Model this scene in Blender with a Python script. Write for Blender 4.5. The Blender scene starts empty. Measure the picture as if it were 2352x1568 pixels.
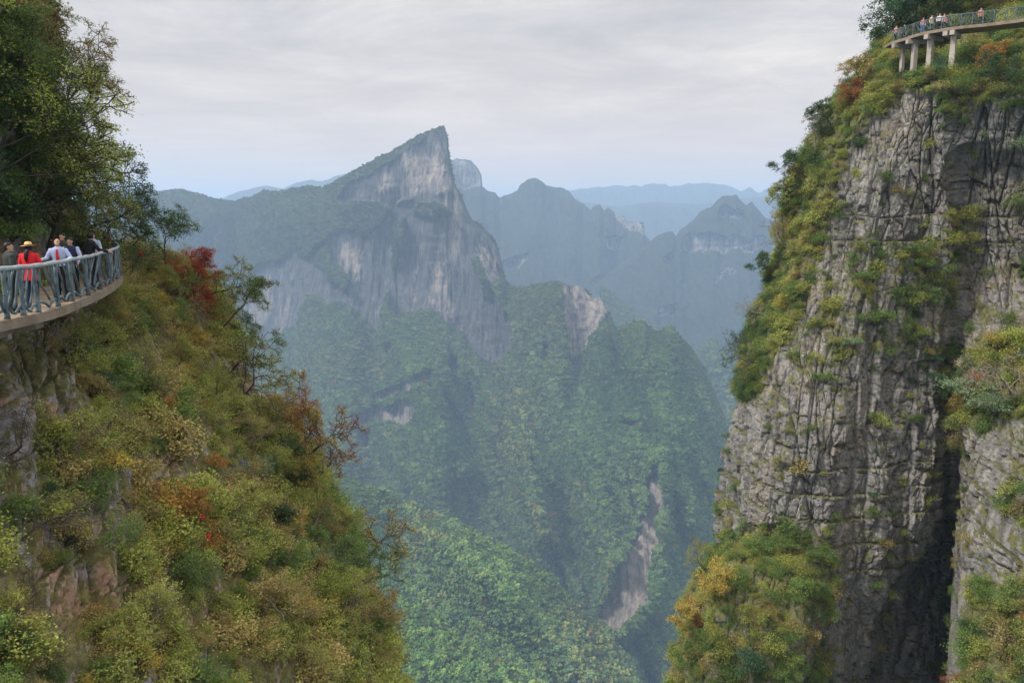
import bpy, math, random
import numpy as np
from mathutils import Vector, Matrix
C = bpy.context.scene.collection
PI = math.pi
# ---------------------------------------------------------------- camera geometry
# the photograph's layout is laid down as bearings; at(x, y, Y) turns a bearing and a
# forward distance Y (metres) into a point of the world. z = 0 is eye level.
F, CX, CY = 1829.0, 1176.0, 784.0
PITCH = math.atan((784 - 500) / F)
SP, CP = math.sin(PITCH), math.cos(PITCH)
def at(px, py, Y):
    px, py, Y = np.broadcast_arrays(np.asarray(px, float), np.asarray(py, float), np.asarray(Y, float))
    a = (px - CX) / F; b = (CY - py) / F
    dy = CP + SP * b; dz = -SP + CP * b
    return np.stack([Y * a / dy, Y, Y * dz / dy], -1)
def proj(P):
    P = np.asarray(P, float)
    f = P[..., 1] * CP - P[..., 2] * SP; u = P[..., 1] * SP + P[..., 2] * CP
    return CX + F * P[..., 0] / f, CY - F * u / f
def slope_t(py):
    b = (CY - np.asarray(py, float)) / F
    return -(-SP + CP * b) / (CP + SP * b)
# ---------------------------------------------------------------- noise
def h32(ix, iy, iz=0, seed=0):
    x = (np.asarray(ix).astype(np.int64) * 374761393 + np.asarray(iy).astype(np.int64) * 668265263
         + np.asarray(iz).astype(np.int64) * 2147483647 + seed * 1274126177) & 0xFFFFFFFF
    x = ((x ^ (x >> 13)) * 1274126177) & 0xFFFFFFFF
    x = ((x ^ (x >> 16)) * 2246822519) & 0xFFFFFFFF
    return ((x ^ (x >> 15)) & 0xFFFFFF) / float(0xFFFFFF)
def vn(x, y, seed=0):
    x = np.asarray(x, float); y = np.asarray(y, float)
    ix = np.floor(x); iy = np.floor(y); fx = x - ix; fy = y - iy
    fx = fx * fx * (3 - 2 * fx); fy = fy * fy * (3 - 2 * fy)
    a = h32(ix, iy, 0, seed); b = h32(ix + 1, iy, 0, seed); c = h32(ix, iy + 1, 0, seed); d = h32(ix + 1, iy + 1, 0, seed)
    return (a * (1 - fx) + b * fx) * (1 - fy) + (c * (1 - fx) + d * fx) * fy
def fbm(x, y, seed=0, o=4, g=0.5):
    s = 0; a = 1; t = 0
    for k in range(o):
        s = s + a * (vn(x, y, seed + k * 17) * 2 - 1); t += a; a *= g
        x = np.asarray(x) * 2.03 + 11.3; y = np.asarray(y) * 2.03 + 5.7
    return s / t
def cells(u, v, seed=0):
    iu = np.floor(u); iv = np.floor(v)
    f1 = np.full(np.shape(u), 9.0); f2 = f1.copy(); cid = np.zeros(np.shape(u)); cx = cid.copy(); cy = cid.copy()
    for a in (-1, 0, 1):
        for b in (-1, 0, 1):
            gx = iu + a; gy = iv + b
            px = gx + h32(gx, gy, 1, seed); py = gy + h32(gx, gy, 2, seed)
            d = np.maximum(abs(px - u), abs(py - v)) * .6 + np.hypot(px - u, py - v) * .4
            m = d < f1
            f2 = np.where(m, f1, np.minimum(f2, d))
            cid = np.where(m, h32(gx, gy, 3, seed), cid); cx = np.where(m, px, cx); cy = np.where(m, py, cy)
            f1 = np.where(m, d, f1)
    return cid, f2 - f1, u - cx, v - cy
def pip(poly, X, Y):
    ins = np.zeros(np.shape(X), bool); n = len(poly)
    for i in range(n):
        x0, y0 = poly[i]; x1, y1 = poly[(i + 1) % n]
        if y0 == y1: continue
        c = ((y0 > Y) != (y1 > Y)) & (X < (x1 - x0) * (Y - y0) / (y1 - y0) + x0)
        ins ^= c
    return ins
def segdist(line, X, Y):
    best = np.full(np.shape(X), 1e9); side = np.zeros(np.shape(X))
    for (x0, y0), (x1, y1) in zip(line[:-1], line[1:]):
        dx, dy = x1 - x0, y1 - y0; L = dx * dx + dy * dy
        t = np.clip(((X - x0) * dx + (Y - y0) * dy) / L, 0, 1)
        qx = X - x0 - t * dx; qy = Y - y0 - t * dy
        d = np.hypot(qx, qy); m = d < best
        side = np.where(m, np.sign(dx * (Y - y0) - dy * (X - x0)), side); best = np.where(m, d, best)
    return best, side
def smooth(x): x = np.clip(x, 0, 1); return x * x * (3 - 2 * x)
def blur(A, n, ax):
    for _ in range(n):
        P = np.concatenate([np.take(A, [0], ax), A, np.take(A, [-1], ax)], ax)
        m = A.shape[ax]
        A = (np.take(P, range(0, m), ax) + 2 * np.take(P, range(1, m + 1), ax) + np.take(P, range(2, m + 2), ax)) / 4
    return A
# ---------------------------------------------------------------- objects
def tag(o, label=None, cat=None, group=None, kind=None):
    if label: o['label'] = label
    if cat: o['category'] = cat
    if group: o['group'] = group
    if kind: o['kind'] = kind
    return o
def link(name, me, mat=None, parent=None):
    o = bpy.data.objects.new(name, me); C.objects.link(o)
    if mat is not None: me.materials.clear(); me.materials.append(mat)
    if parent is not None: o.parent = parent
    return o
def empty(name, loc=(0, 0, 0), rz=0):
    o = bpy.data.objects.new(name, None); C.objects.link(o); o.location = loc; o.rotation_euler = (0, 0, rz)
    o.empty_display_size = .3
    return o
def mesh_np(name, V, Fc, smooth_=False, attrs=None):
    """V (n,3); Fc (m,k) with constant k"""
    me = bpy.data.meshes.new(name); V = np.asarray(V, np.float32); Fc = np.asarray(Fc, np.int32)
    me.vertices.add(len(V)); me.vertices.foreach_set('co', V.ravel())
    k = Fc.shape[1]; me.loops.add(Fc.size); me.loops.foreach_set('vertex_index', Fc.ravel())
    me.polygons.add(len(Fc)); me.polygons.foreach_set('loop_start', np.arange(0, Fc.size, k, dtype=np.int32))
    me.polygons.foreach_set('use_smooth', np.full(len(Fc), smooth_))
    if attrs:
        for nm, ar in attrs.items():
            at_ = me.attributes.new(nm, 'FLOAT', 'POINT'); at_.data.foreach_set('value', np.asarray(ar, np.float32).ravel())
    me.update(calc_edges=True); me.validate()
    return me
def grid_faces(nr, nc, off=0):
    i = np.arange((nr - 1))[:, None] * nc + np.arange(nc - 1)[None, :]
    return np.stack([i, i + 1, i + nc + 1, i + nc], -1).reshape(-1, 4) + off
class MB:
    """collects closed shapes, builds one mesh object"""
    def __init__(s): s.v = []; s.f = []; s.n = 0
    def add(s, V, Fs):
        s.v.append(np.asarray(V, float)); s.f += [tuple(int(i) + s.n for i in f) for f in Fs]; s.n += len(V)
    def tube(s, pts, rad, sides=8, sx=1.0, caps=True):
        pts = [Vector(p) for p in pts]; n = len(pts)
        rad = [rad] * n if not hasattr(rad, '__len__') else rad
        t0 = (pts[1] - pts[0]).normalized(); up = Vector((0, 0, 1)) if abs(t0.z) < .9 else Vector((1, 0, 0))
        a = t0.cross(up).normalized(); V = []
        for i, p in enumerate(pts):
            t = (pts[min(i + 1, n - 1)] - pts[max(i - 1, 0)]).normalized()
            a = (a - t * a.dot(t)).normalized(); b = t.cross(a)
            for k in range(sides):
                w = 2 * PI * k / sides
                V.append(p + a * math.cos(w) * rad[i] * sx + b * math.sin(w) * rad[i])
        Fs = []
        for i in range(n - 1):
            for k in range(sides):
                k2 = (k + 1) % sides
                Fs.append((i * sides + k, i * sides + k2, (i + 1) * sides + k2, (i + 1) * sides + k))
        if caps: Fs.append(tuple(range(sides - 1, -1, -1))); Fs.append(tuple((n - 1) * sides + k for k in range(sides)))
        s.add([tuple(v) for v in V], Fs); return s
    def rings(s, rings, sides=16):
        """rings: (centre, rx vector, ry vector)"""
        V = []; Fs = []
        for c, rx, ry in rings:
            c = Vector(c); rx = Vector(rx); ry = Vector(ry)
            for k in range(sides):
                w = 2 * PI * k / sides; V.append(tuple(c + rx * math.cos(w) + ry * math.sin(w)))
        n = len(rings)
        for i in range(n - 1):
            for k in range(sides):
                k2 = (k + 1) % sides
                Fs.append((i * sides + k, i * sides + k2, (i + 1) * sides + k2, (i + 1) * sides + k))
        Fs.append(tuple(range(sides - 1, -1, -1))); Fs.append(tuple((n - 1) * sides + k for k in range(sides)))
        s.add(V, Fs); return s
    def ball(s, c, r, n=8):
        rx, ry, rz = (r, r, r) if not hasattr(r, '__len__') else r
        V = [(c[0], c[1], c[2] - rz)]; Fs = []; m = n * 2
        for i in range(1, n):
            th = PI * i / n - PI / 2
            for k in range(m):
                w = 2 * PI * k / m; V.append((c[0] + rx * math.cos(th) * math.cos(w), c[1] + ry * math.cos(th) * math.sin(w), c[2] + rz * math.sin(th)))
        V.append((c[0], c[1], c[2] + rz)); top = len(V) - 1
        for k in range(m):
            Fs.append((0, 1 + (k + 1) % m, 1 + k))
            for i in range(n - 2):
                a = 1 + i * m; Fs.append((a + k, a + (k + 1) % m, a + m + (k + 1) % m, a + m + k))
            a = 1 + (n - 2) * m; Fs.append((a + k, a + (k + 1) % m, top))
        s.add(V, Fs); return s
    def box(s, c, sz, rz=0, taper=1.0):
        V = []
        for z in (-.5, .5):
            k = taper if z < 0 else 1
            for x, y in ((-.5, -.5), (.5, -.5), (.5, .5), (-.5, .5)):
                X, Y = x * sz[0] * k, y * sz[1]
                V.append((c[0] + X * math.cos(rz) - Y * math.sin(rz), c[1] + X * math.sin(rz) + Y * math.cos(rz), c[2] + z * sz[2]))
        s.add(V, [(3, 2, 1, 0), (4, 5, 6, 7), (0, 1, 5, 4), (1, 2, 6, 5), (2, 3, 7, 6), (3, 0, 4, 7)]); return s
    def mesh(s, name, sm=True):
        me = bpy.data.meshes.new(name); me.from_pydata(np.concatenate(s.v).tolist(), [], s.f)
        me.polygons.foreach_set('use_smooth', np.full(len(me.polygons), sm)); me.update(); return me
    def build(s, name, mat, parent=None, sm=True):
        return link(name, s.mesh(name, sm), mat, parent)
    def remeshed(s, name, mat, parent=None, vox=.01, it=3, origin=None):
        me = s.mesh(name); o = link(name, me, mat, parent)
        r = o.modifiers.new('r', 'REMESH'); r.mode = 'VOXEL'; r.voxel_size = vox; r.use_smooth_shade = True
        m2 = o.modifiers.new('s', 'SMOOTH'); m2.iterations = it; m2.factor = .5
        dg = bpy.context.evaluated_depsgraph_get(); m = bpy.data.meshes.new_from_object(o.evaluated_get(dg))
        o.modifiers.clear(); o.data = m; m.name = name
        m.polygons.foreach_set('use_smooth', np.full(len(m.polygons), True))
        return o
# ---------------------------------------------------------------- node helpers
def new_mat(name):
    m = bpy.data.materials.new(name); m.use_nodes = True; nt = m.node_tree; nt.nodes.clear()
    out = nt.nodes.new('ShaderNodeOutputMaterial'); p = nt.nodes.new('ShaderNodeBsdfPrincipled')
    p.inputs['Specular IOR Level'].default_value = .25; p.inputs['Roughness'].default_value = .85
    nt.links.new(p.outputs[0], out.inputs[0]); return m, nt, p, out
class N:
    def __init__(s, nt): s.nt = nt; s.c = None
    def n(s, t, **k):
        x = s.nt.nodes.new('ShaderNode' + t)
        for a, b in k.items(): setattr(x, a, b)
        return x
    def l(s, a, b): s.nt.links.new(a, b)
    def coord(s, scale=(1, 1, 1)):
        g = s.n('NewGeometry'); m = s.n('Mapping'); m.inputs['Scale'].default_value = scale
        s.l(g.outputs['Position'], m.inputs['Vector']); return m.outputs[0]
    def ocoord(s, scale=(1, 1, 1)):
        g = s.n('TexCoord'); m = s.n('Mapping'); m.inputs['Scale'].default_value = scale
        s.l(g.outputs['Object'], m.inputs['Vector']); return m.outputs[0]
    def noise(s, vec, scale=1, det=4, rough=.55, dist=0):
        x = s.n('TexNoise'); x.inputs['Scale'].default_value = scale; x.inputs['Detail'].default_value = det
        x.inputs['Roughness'].default_value = rough; x.inputs['Distortion'].default_value = dist
        s.l(vec, x.inputs['Vector']); return x.outputs['Fac']
    def ramp(s, fac, stops, interp='LINEAR'):
        r = s.n('ValToRGB'); r.color_ramp.interpolation = interp; e = r.color_ramp.elements
        while len(e) < len(stops): e.new(.5)
        for i, (p, c) in enumerate(stops):
            e[i].position = p; e[i].color = (c, c, c, 1) if not hasattr(c, '__len__') else (*c[:3], 1)
        s.l(fac, r.inputs[0]); return r.outputs[0]
    def mix(s, f, a, b, mode='MIX'):
        m = s.n('Mix', data_type='RGBA', blend_type=mode)
        for v, i in ((f, 0), (a, 6), (b, 7)):
            if hasattr(v, 'is_output') or hasattr(v, 'links'): s.l(v, m.inputs[i])
            elif hasattr(v, '__len__'): m.inputs[i].default_value = (*v[:3], 1)
            else: m.inputs[i].default_value = v
        return m.outputs[2]
    def math(s, op, a, b=0.0, clamp=False):
        m = s.n('Math', operation=op, use_clamp=clamp)
        for v, i in ((a, 0), (b, 1)):
            if hasattr(v, 'links'): s.l(v, m.inputs[i])
            else: m.inputs[i].default_value = v
        return m.outputs[0]
    def attr(s, name, typ='GEOMETRY'):
        a = s.n('Attribute', attribute_name=name, attribute_type=typ); return a
    def bump(s, h, strength, dist, p):
        b = s.n('Bump'); b.inputs['Strength'].default_value = strength; b.inputs['Distance'].default_value = dist
        s.l(h, b.inputs['Height']); s.l(b.outputs[0], p.inputs['Normal'])
def plain(name, col, rough=.7, var=.25, scale=6.0, bump=0.0, bd=.01):
    m, nt, p, out = new_mat(name); n = N(nt); v = n.ocoord()
    f = n.noise(v, scale, 5, .6)
    lo = tuple(c * (1 - var) for c in col); hi = tuple(min(1, c * (1 + var)) for c in col)
    n.l(n.ramp(f, [(.3, lo), (.7, hi)]), p.inputs['Base Color']); p.inputs['Roughness'].default_value = rough
    if bump: n.bump(n.noise(v, scale * 5, 4), bump, bd, p)
    return m
# ---------------------------------------------------------------- scene, camera, light
sc = bpy.context.scene
cam = bpy.data.cameras.new('camera'); co = bpy.data.objects.new('camera', cam); C.objects.link(co)
cam.lens = F / 2352 * 36; cam.sensor_width = 36; cam.clip_start = .1; cam.clip_end = 40000
co.rotation_euler = (PI / 2 - PITCH, 0, 0); sc.camera = co
sc.view_settings.view_transform = 'Standard'; sc.view_settings.look = 'None'; sc.view_settings.gamma = 1
sc.view_settings.exposure = 0.08
cy = sc.cycles; cy.max_bounces = 5; cy.diffuse_bounces = 3; cy.glossy_bounces = 1; cy.transmission_bounces = 2
cy.transparent_max_bounces = 4; cy.volume_bounces = 2; cy.use_denoising = True; cy.caustics_reflective = False
cy.use_adaptive_sampling = True; cy.adaptive_threshold = .02; cy.sample_clamp_indirect = 4
try: cy.denoiser = 'OPENIMAGEDENOISE'; cy.denoising_prefilter = 'ACCURATE'
except Exception: pass
SUN_EL, SUN_AZ = math.radians(48), math.radians(-112)      # azimuth from +Y towards +X
w = bpy.data.worlds.new('World'); sc.world = w; w.use_nodes = True; nt = w.node_tree; nt.nodes.clear(); n = N(nt)
wo = n.n('OutputWorld'); bg1 = n.n('Background'); bg2 = n.n('Background'); mx = n.n('MixShader')
sky = n.n('TexSky', sky_type='NISHITA', sun_disc=False); sky.sun_elevation = SUN_EL; sky.sun_rotation = SUN_AZ
bg1.inputs[1].default_value = .1; n.l(sky.outputs[0], bg1.inputs[0])
tc = n.n('TexCoord'); sx = n.n('SeparateXYZ'); n.l(tc.outputs['Generated'], sx.inputs[0])
zz = n.math('MAXIMUM', sx.outputs[2], 0.0); den = n.math('ADD', zz, .09)
cx = n.n('CombineXYZ'); n.l(n.math('DIVIDE', sx.outputs[0], den), cx.inputs[0]); n.l(n.math('DIVIDE', sx.outputs[1], den), cx.inputs[1])
mp = n.n('Mapping'); mp.inputs['Scale'].default_value = (.85, 1.0, 1); mp.inputs['Rotation'].default_value = (0, 0, -.12)
n.l(cx.outputs[0], mp.inputs[0])
f1 = n.noise(mp.outputs[0], 1.0, 9, .66, .35); f2 = n.noise(mp.outputs[0], .28, 3, .5, .3)
cl = n.math('ADD', n.math('MULTIPLY', f1, .6), n.math('MULTIPLY', f2, .4))
ccol = n.ramp(cl, [(.38, (.52, .48, .465)), (.47, (.65, .595, .565)), (.53, (.75, .69, .64)), (.62, (.96, .88, .78))])
hor = n.ramp(zz, [(0.0, 0), (.22, 1)])
ccol = n.mix(hor, (.98, .75, .58), ccol)
zen = n.ramp(zz, [(.25, 1.0), (.45, 1.0)])
zb = n.math('ADD', 1.0, n.math('MULTIPLY', n.math('SMOOTH_MIN', n.math('MAXIMUM', n.math('SUBTRACT', zz, .3), 0.0), .6), 3.4))
n.l(ccol, bg2.inputs[0]); n.l(zb, bg2.inputs[1])
mx.inputs[0].default_value = .95; n.l(bg1.outputs[0], mx.inputs[1]); n.l(bg2.outputs[0], mx.inputs[2]); n.l(mx.outputs[0], wo.inputs[0])
sl = bpy.data.lights.new('sun', 'SUN'); sl.energy = 4.6; sl.angle = math.radians(10); sl.color = (1, .94, .86)
so = bpy.data.objects.new('sun', sl); C.objects.link(so)
sd = Vector((math.sin(SUN_AZ) * math.cos(SUN_EL), math.cos(SUN_AZ) * math.cos(SUN_EL), math.sin(SUN_EL)))
# ground to the horizon, and the hazy air
def haze():
    m = bpy.data.materials.new('haze_air'); m.use_nodes = True; nt = m.node_tree; nt.nodes.clear()
    o = nt.nodes.new('ShaderNodeOutputMaterial'); v = nt.nodes.new('ShaderNodeVolumePrincipled')
    v.inputs['Color'].default_value = HAZE_COL; v.inputs['Density'].default_value = HAZE_D; v.inputs['Anisotropy'].default_value = .1
    nt.links.new(v.outputs[0], o.inputs['Volume'])
    b = MB().box((0, 8000, (HT + HB) / 2), (30000, 26000, HT - HB)).build('haze', m, sm=False)
    tag(b, 'pale blue haze filling the air of the valley and over the far peaks', 'haze', kind='stuff')
so.rotation_euler = sd.to_track_quat('Z', 'Y').to_euler()
HAZE_COL = (.49, .69, .96, 1); HAZE_D = .000155; HT = 440.0; HB = -1501.0
haze()
# ---------------------------------------------------------------- mountains
def mountain_mat(name, veg=((.035, .05, .022), (.06, .085, .03)), rock=((.048, .048, .054), (.115, .11, .11)), tan=(.38, .32, .26), s=1.0):
    m, nt, p, out = new_mat(name); n = N(nt)
    v = n.coord(); vs = n.coord((1, 1, .12))
    big = n.noise(v, .012 * s, 6, .6); fine = n.noise(v, .11 * s, 6, .65)
    vg = n.ramp(fine, [(.35, veg[0]), (.62, veg[1])])
    flute = n.noise(vs, .085 * s, 9, .78, .3); fl2 = n.noise(vs, .014 * s, 4, .6, .3)
    rk = n.ramp(flute, [(.36, tuple(c * .5 for c in rock[0])), (.45, rock[0]), (.62, rock[1])])
    tn = n.ramp(n.math('ADD', n.math('MULTIPLY', fl2, .65), n.math('MULTIPLY', flute, .35)), [(.54, 0), (.66, 1)])
    rk = n.mix(n.math('MULTIPLY', n.math('MULTIPLY', tn, .5), 1.0), rk, tan)
    pf = n.ramp(n.math('ADD', n.math('MULTIPLY', n.attr('pale').outputs['Fac'], .56), n.math('MULTIPLY', n.math('SUBTRACT', n.math('ADD', n.math('MULTIPLY', flute, .6), n.math('MULTIPLY', n.noise(n.coord((1, 1, .35)), .035 * s, 7, .7), .4)), .5), 3.2)), [(.25, 0), (.95, .9)])
    rk = n.mix(pf, rk, tan)
    bed = n.noise(n.coord((.12, .12, 1)), .05 * s, 5, .6)
    rk = n.mix(n.ramp(bed, [(.36, .35), (.46, 0)]), rk, (.10, .10, .10))
    a = n.attr('rock').outputs['Fac']
    f = n.ramp(n.math('ADD', a, n.math('MULTIPLY', n.math('SUBTRACT', fine, .5), .9)), [(.44, 0), (.56, 1)])
    n.l(n.mix(f, vg, rk), p.inputs['Base Color']); p.inputs['Specular IOR Level'].default_value = .1
    n.bump(n.math('ADD', flute, n.math('MULTIPLY', fine, .6)), .9, 9 / s, p)
    return m
def interp_line(line, x):
    line = sorted(line); xs = [l[0] for l in line]
    return [np.interp(x, xs, [l[k] for l in line]) for k in range(1, len(line[0]))]
GREENS = 1.15 * np.array([(.030, .060, .018), (.045, .080, .020), (.065, .095, .025), (.040, .070, .030), (.085, .10, .030), (.035, .055, .016), (.11, .12, .03)])
forest_pts = []
def sheet(name, sil, yb, nx, ny, veg_t=.85, rock_t=4.0, polys=(), steep=(), pale=(), flat=(), proud=(), diag=0.0, folds=(), jag=2.5, relief=1.0, mat=None, label='', trees=0.0, csize=6.0,
          wob=12, back=600, seed=1, gully=1.0, maxtrees=60000, gain=1.0):
    x0, x1 = min(s[0] for s in sil), max(s[0] for s in sil)
    px = np.linspace(x0, x1, nx)
    ys, Yt = interp_line(sil, px)
    ys = ys + jag * fbm(px / 14, px * 0, seed, 4, .6) + jag * .8 * fbm(px / 50, px * 0 + 9, seed, 2)
    ybot = np.interp(px, [b[0] for b in yb], [b[1] for b in yb]) if hasattr(yb, '__len__') else np.full(nx, yb)
    ybot = np.maximum(ybot, ys + 30)
    v = np.linspace(0, 1, ny)[:, None]
    PY = ys[None] + (ybot - ys)[None] * v; PX = np.broadcast_to(px[None], PY.shape)
    WX = PX + wob * fbm(PX / 26, PY / 26, seed + 3, 4, .6); WY = PY + wob * fbm(PX / 26 + 40, PY / 40, seed + 5, 4, .6)
    R = np.zeros(PY.shape)
    for pl in polys:
        R = np.where(pip(pl[1], WX, WY), pl[0], R)
    Rs = blur(blur(R, 3, 0), 3, 1)
    ST = np.zeros(PY.shape); PA = np.zeros(PY.shape)
    for pl in steep: ST = np.where(pip(pl[1], WX, WY), pl[0], ST)
    for pl in pale:
        w_ = 1.0
        if not hasattr(pl[0], '__len__'): w_, pl = pl
        PA = np.where(pip(pl, WX, WY), np.maximum(PA, w_), PA)
    ST = blur(blur(ST, 12, 0), 12, 1); PA = blur(blur(PA, 30, 0), 10, 1)
    TA = veg_t + (rock_t - veg_t) * np.maximum(smooth(Rs), ST)
    for pl in flat: TA = np.where(pip(pl, PX, PY), veg_t * 1.1, TA)
    t = slope_t(PY); L = np.zeros(PY.shape); dt = np.diff(t, axis=0)
    dl = blur(-dt / np.maximum((TA[1:] + t[1:]), .25), 4, 1)
    for i in range(1, ny):                          # slopes spread sideways as they run down
        q = L[i - 1]
        for _ in range(3):
            q = np.concatenate([q[:1], (q[:-2] + 2 * q[1:-1] + q[2:]) / 4, q[-1:]])
        L[i] = q + dl[i - 1]
    Y = Yt[None] * np.exp(L)
    CR = np.zeros(PY.shape)
    for line, A, wl, wr in folds:
        d, side = segdist(line, PX, PY)
        k = np.where(side > 0, np.exp(-d / wl), np.exp(-d / wr))   # side > 0: left of a line drawn downwards
        ends = 1.0
        if A > 0: CR = np.maximum(CR, np.exp(-(d / 30) ** 2))                # crest mask for ridge light painted into the crown colours
        Y = Y * (1 - A * k * ends)
    P = at(PX, PY, Y); X = P[..., 0]; Z = P[..., 2]
    if diag > 0:                                                             # lesser spurs running down to the right
        q_ = PX - .55 * PY + 14 * fbm(PX / 70, PY / 70, seed + 31, 3); r_ = PX * .5 + PY
        dg = 1 - 2.2 * abs(fbm(q_ / 46, r_ / 330, seed + 30, 3, .5)); Y = Y - (1 - Rs) * diag * dg * smooth(v / .08) * (1 - .7 * ST)
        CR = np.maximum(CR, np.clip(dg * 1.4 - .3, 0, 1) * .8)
    for pl, am in proud:                                                     # cliffs standing out of the slope
        Y = Y - am * blur(blur(pip(pl, PX, PY).astype(float), 30, 0), 24, 1)
    P = at(PX, PY, Y); X = P[..., 0]; Z = P[..., 2]; RsF = Rs
    rel = relief * (RsF * (15 * fbm(X / 20, Z / 200, seed + 7, 5, .7) + 22 * fbm(X / 90, Z / 400, seed + 8, 3) + 5 * fbm(X / 60, Z / 16, seed + 9, 3))
                    + (1 - Rs) * (26 * gully * (1 - 2 * abs(fbm((X + Z * .35) / 210, (Z - X * .2) / 420, seed + 11, 4, .55))) + 9 * fbm(X / 45, Z / 60, seed + 12, 4)))
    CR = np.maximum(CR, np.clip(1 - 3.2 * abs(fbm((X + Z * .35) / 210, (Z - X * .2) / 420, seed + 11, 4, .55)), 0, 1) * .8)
    edge = smooth(v / .03)
    Y = Y - rel * edge
    P = at(PX, PY, Y)
    # the far side of the mountain, falling away behind the ridge
    bk = []; 
    for k in range(6, 0, -1):
        q = P[0].copy(); dd = back * (k / 6.0) ** 1.3; q[:, 1] += dd; q[:, 0] *= 1 + dd / q[:, 1] * .3; q[:, 2] -= dd * .9 + 2 * k; bk.append(q)
    V = np.concatenate([np.stack(bk), P]); RA = np.concatenate([np.zeros((6, nx)), R]); PB = np.concatenate([np.zeros((6, nx)), PA])
    me = mesh_np(name, V.reshape(-1, 3), grid_faces(V.shape[0], nx)[:, ::-1], True, {'rock': RA, 'pale': PB})
    o = link(name, me, mat); tag(o, label, 'mountain', kind='structure')
    if trees > 0:
        a = P[:-1, :-1]; b = P[:-1, 1:]; c = P[1:, :-1]
        ar = np.linalg.norm(np.cross(b - a, c - a), axis=-1); ar = np.minimum(ar, 60 * csize * csize)
        rr = Rs[:-1, :-1]; pr = ar * np.where(rr > .5, .008, 1.0)
        n_ = int(min(pr.sum() / (csize * csize * 1.15) * trees, maxtrees)); rng = np.random.default_rng(seed)
        idx = rng.choice(pr.size, n_, p=(pr / pr.sum()).ravel()); i, j = np.unravel_index(idx, pr.shape)
        u, w_ = rng.random(n_)[:, None], rng.random(n_)[:, None]
        pos = a[i, j] * (1 - u) * (1 - w_) + b[i, j] * u * (1 - w_) + c[i, j] * (1 - u) * w_ + P[1:, 1:][i, j] * u * w_
        sz = csize * (.42 + 1.15 * rng.random(n_) ** 2.6) * np.where((i < ny * .06) | (rr[i, j] > .2), .6, 1.0)
        g = fbm(pos[:, 0] / 120, pos[:, 2] / 120, seed + 20, 4) * 4 + rng.normal(0, .8, n_) + 2.6
        col = gain * GREENS[np.clip(g.astype(int), 0, 6)] * (.7 + .6 * rng.random(n_))[:, None]
        col = col * (.85 + .55 * CR[i, j])[:, None]  # crowns brightened on the crests, standing in for light on the ridges
        hi_ = np.clip((pos[:, 2] + 420) / 420, 0, 1)[:, None]; col = col * (1 - hi_ * np.array([.35, .5, .35])[None])      # crown colour darkens with height
        aut = rng.random(n_) < .006; col[aut] = np.array((.14, .085, .03)) * (.8 + .4 * rng.random(aut.sum()))[:, None]
        pos[:, 2] += sz * .15
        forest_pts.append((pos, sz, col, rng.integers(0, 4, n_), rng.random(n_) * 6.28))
    return P, R
MM = mountain_mat('mountain_rock_and_woods'); MFAR = mountain_mat('far_mountain_rock_and_woods', s=.5, veg=((.018, .026, .018), (.035, .045, .026)), rock=((.10, .10, .10), (.30, .28, .26)))
gm, gnt, gp, _ = new_mat('valley_ground'); gn = N(gnt)
gn.l(gn.ramp(gn.noise(gn.coord(), .004, 8, .6), [(.3, (.03, .05, .02)), (.7, (.06, .08, .03))]), gp.inputs['Base Color'])
g = np.linspace(-1, 1, 120); GX, GY = np.meshgrid(g * 15000, g * 12900 + 8000)
GZ = -1400 + 60 * fbm(GX / 900, GY / 900, 3, 4)
tag(link('ground', mesh_np('ground', np.stack([GX, GY, GZ], -1).reshape(-1, 3), grid_faces(120, 120), True), gm),
    'wooded valley floor far below the peaks', 'ground', kind='structure')
# far hazy ranges
sheet('mountain', [(1180, 440, 9000), (1300, 437, 9000), (1350, 432, 9200), (1420, 427, 9300), (1470, 424, 9300), (1510, 421, 9300), (1560, 426, 9200), (1590, 420, 9200), (1625, 417, 9000), (1655, 421, 9000),
      (1690, 430, 9000), (1700, 436, 9000), (1722, 427, 8800), (1745, 440, 8800), (1765, 432, 8800), (1790, 422, 8700), (1830, 414, 8700), (1950, 400, 8700), (2100, 420, 8700)], 760, 360, 60, jag=4.5, relief=5, back=2500,
      mat=MFAR, label='farthest pale blue mountain range on the horizon, right of the peaks', seed=31)
sheet('mountain', [(1220, 470, 7000), (1330, 462, 7000), (1420, 475, 7000), (1500, 462, 7000), (1600, 470, 7000), (1700, 458, 7000), (1830, 440, 7000), (2000, 430, 7000)], 760, 200, 60, jag=1.5, relief=4, back=1500,
      mat=MFAR, label='faint blue foothills below the farthest range', seed=32)
sheet('mountain', [(380, 470, 7500), (470, 466, 7500), (510, 456, 7500), (545, 441, 7500), (590, 430, 7500), (615, 427, 7500), (650, 434, 7500), (680, 419, 7500), (715, 412, 7500), (740, 416, 7500), (770, 404, 7500), (800, 398, 7500), (900, 380, 7500), (1000, 420, 7500)],
      700, 200, 50, jag=1.5, relief=4, back=2000, mat=MFAR, label='pale distant hills behind the left shoulder of the main peak', seed=33)
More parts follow.
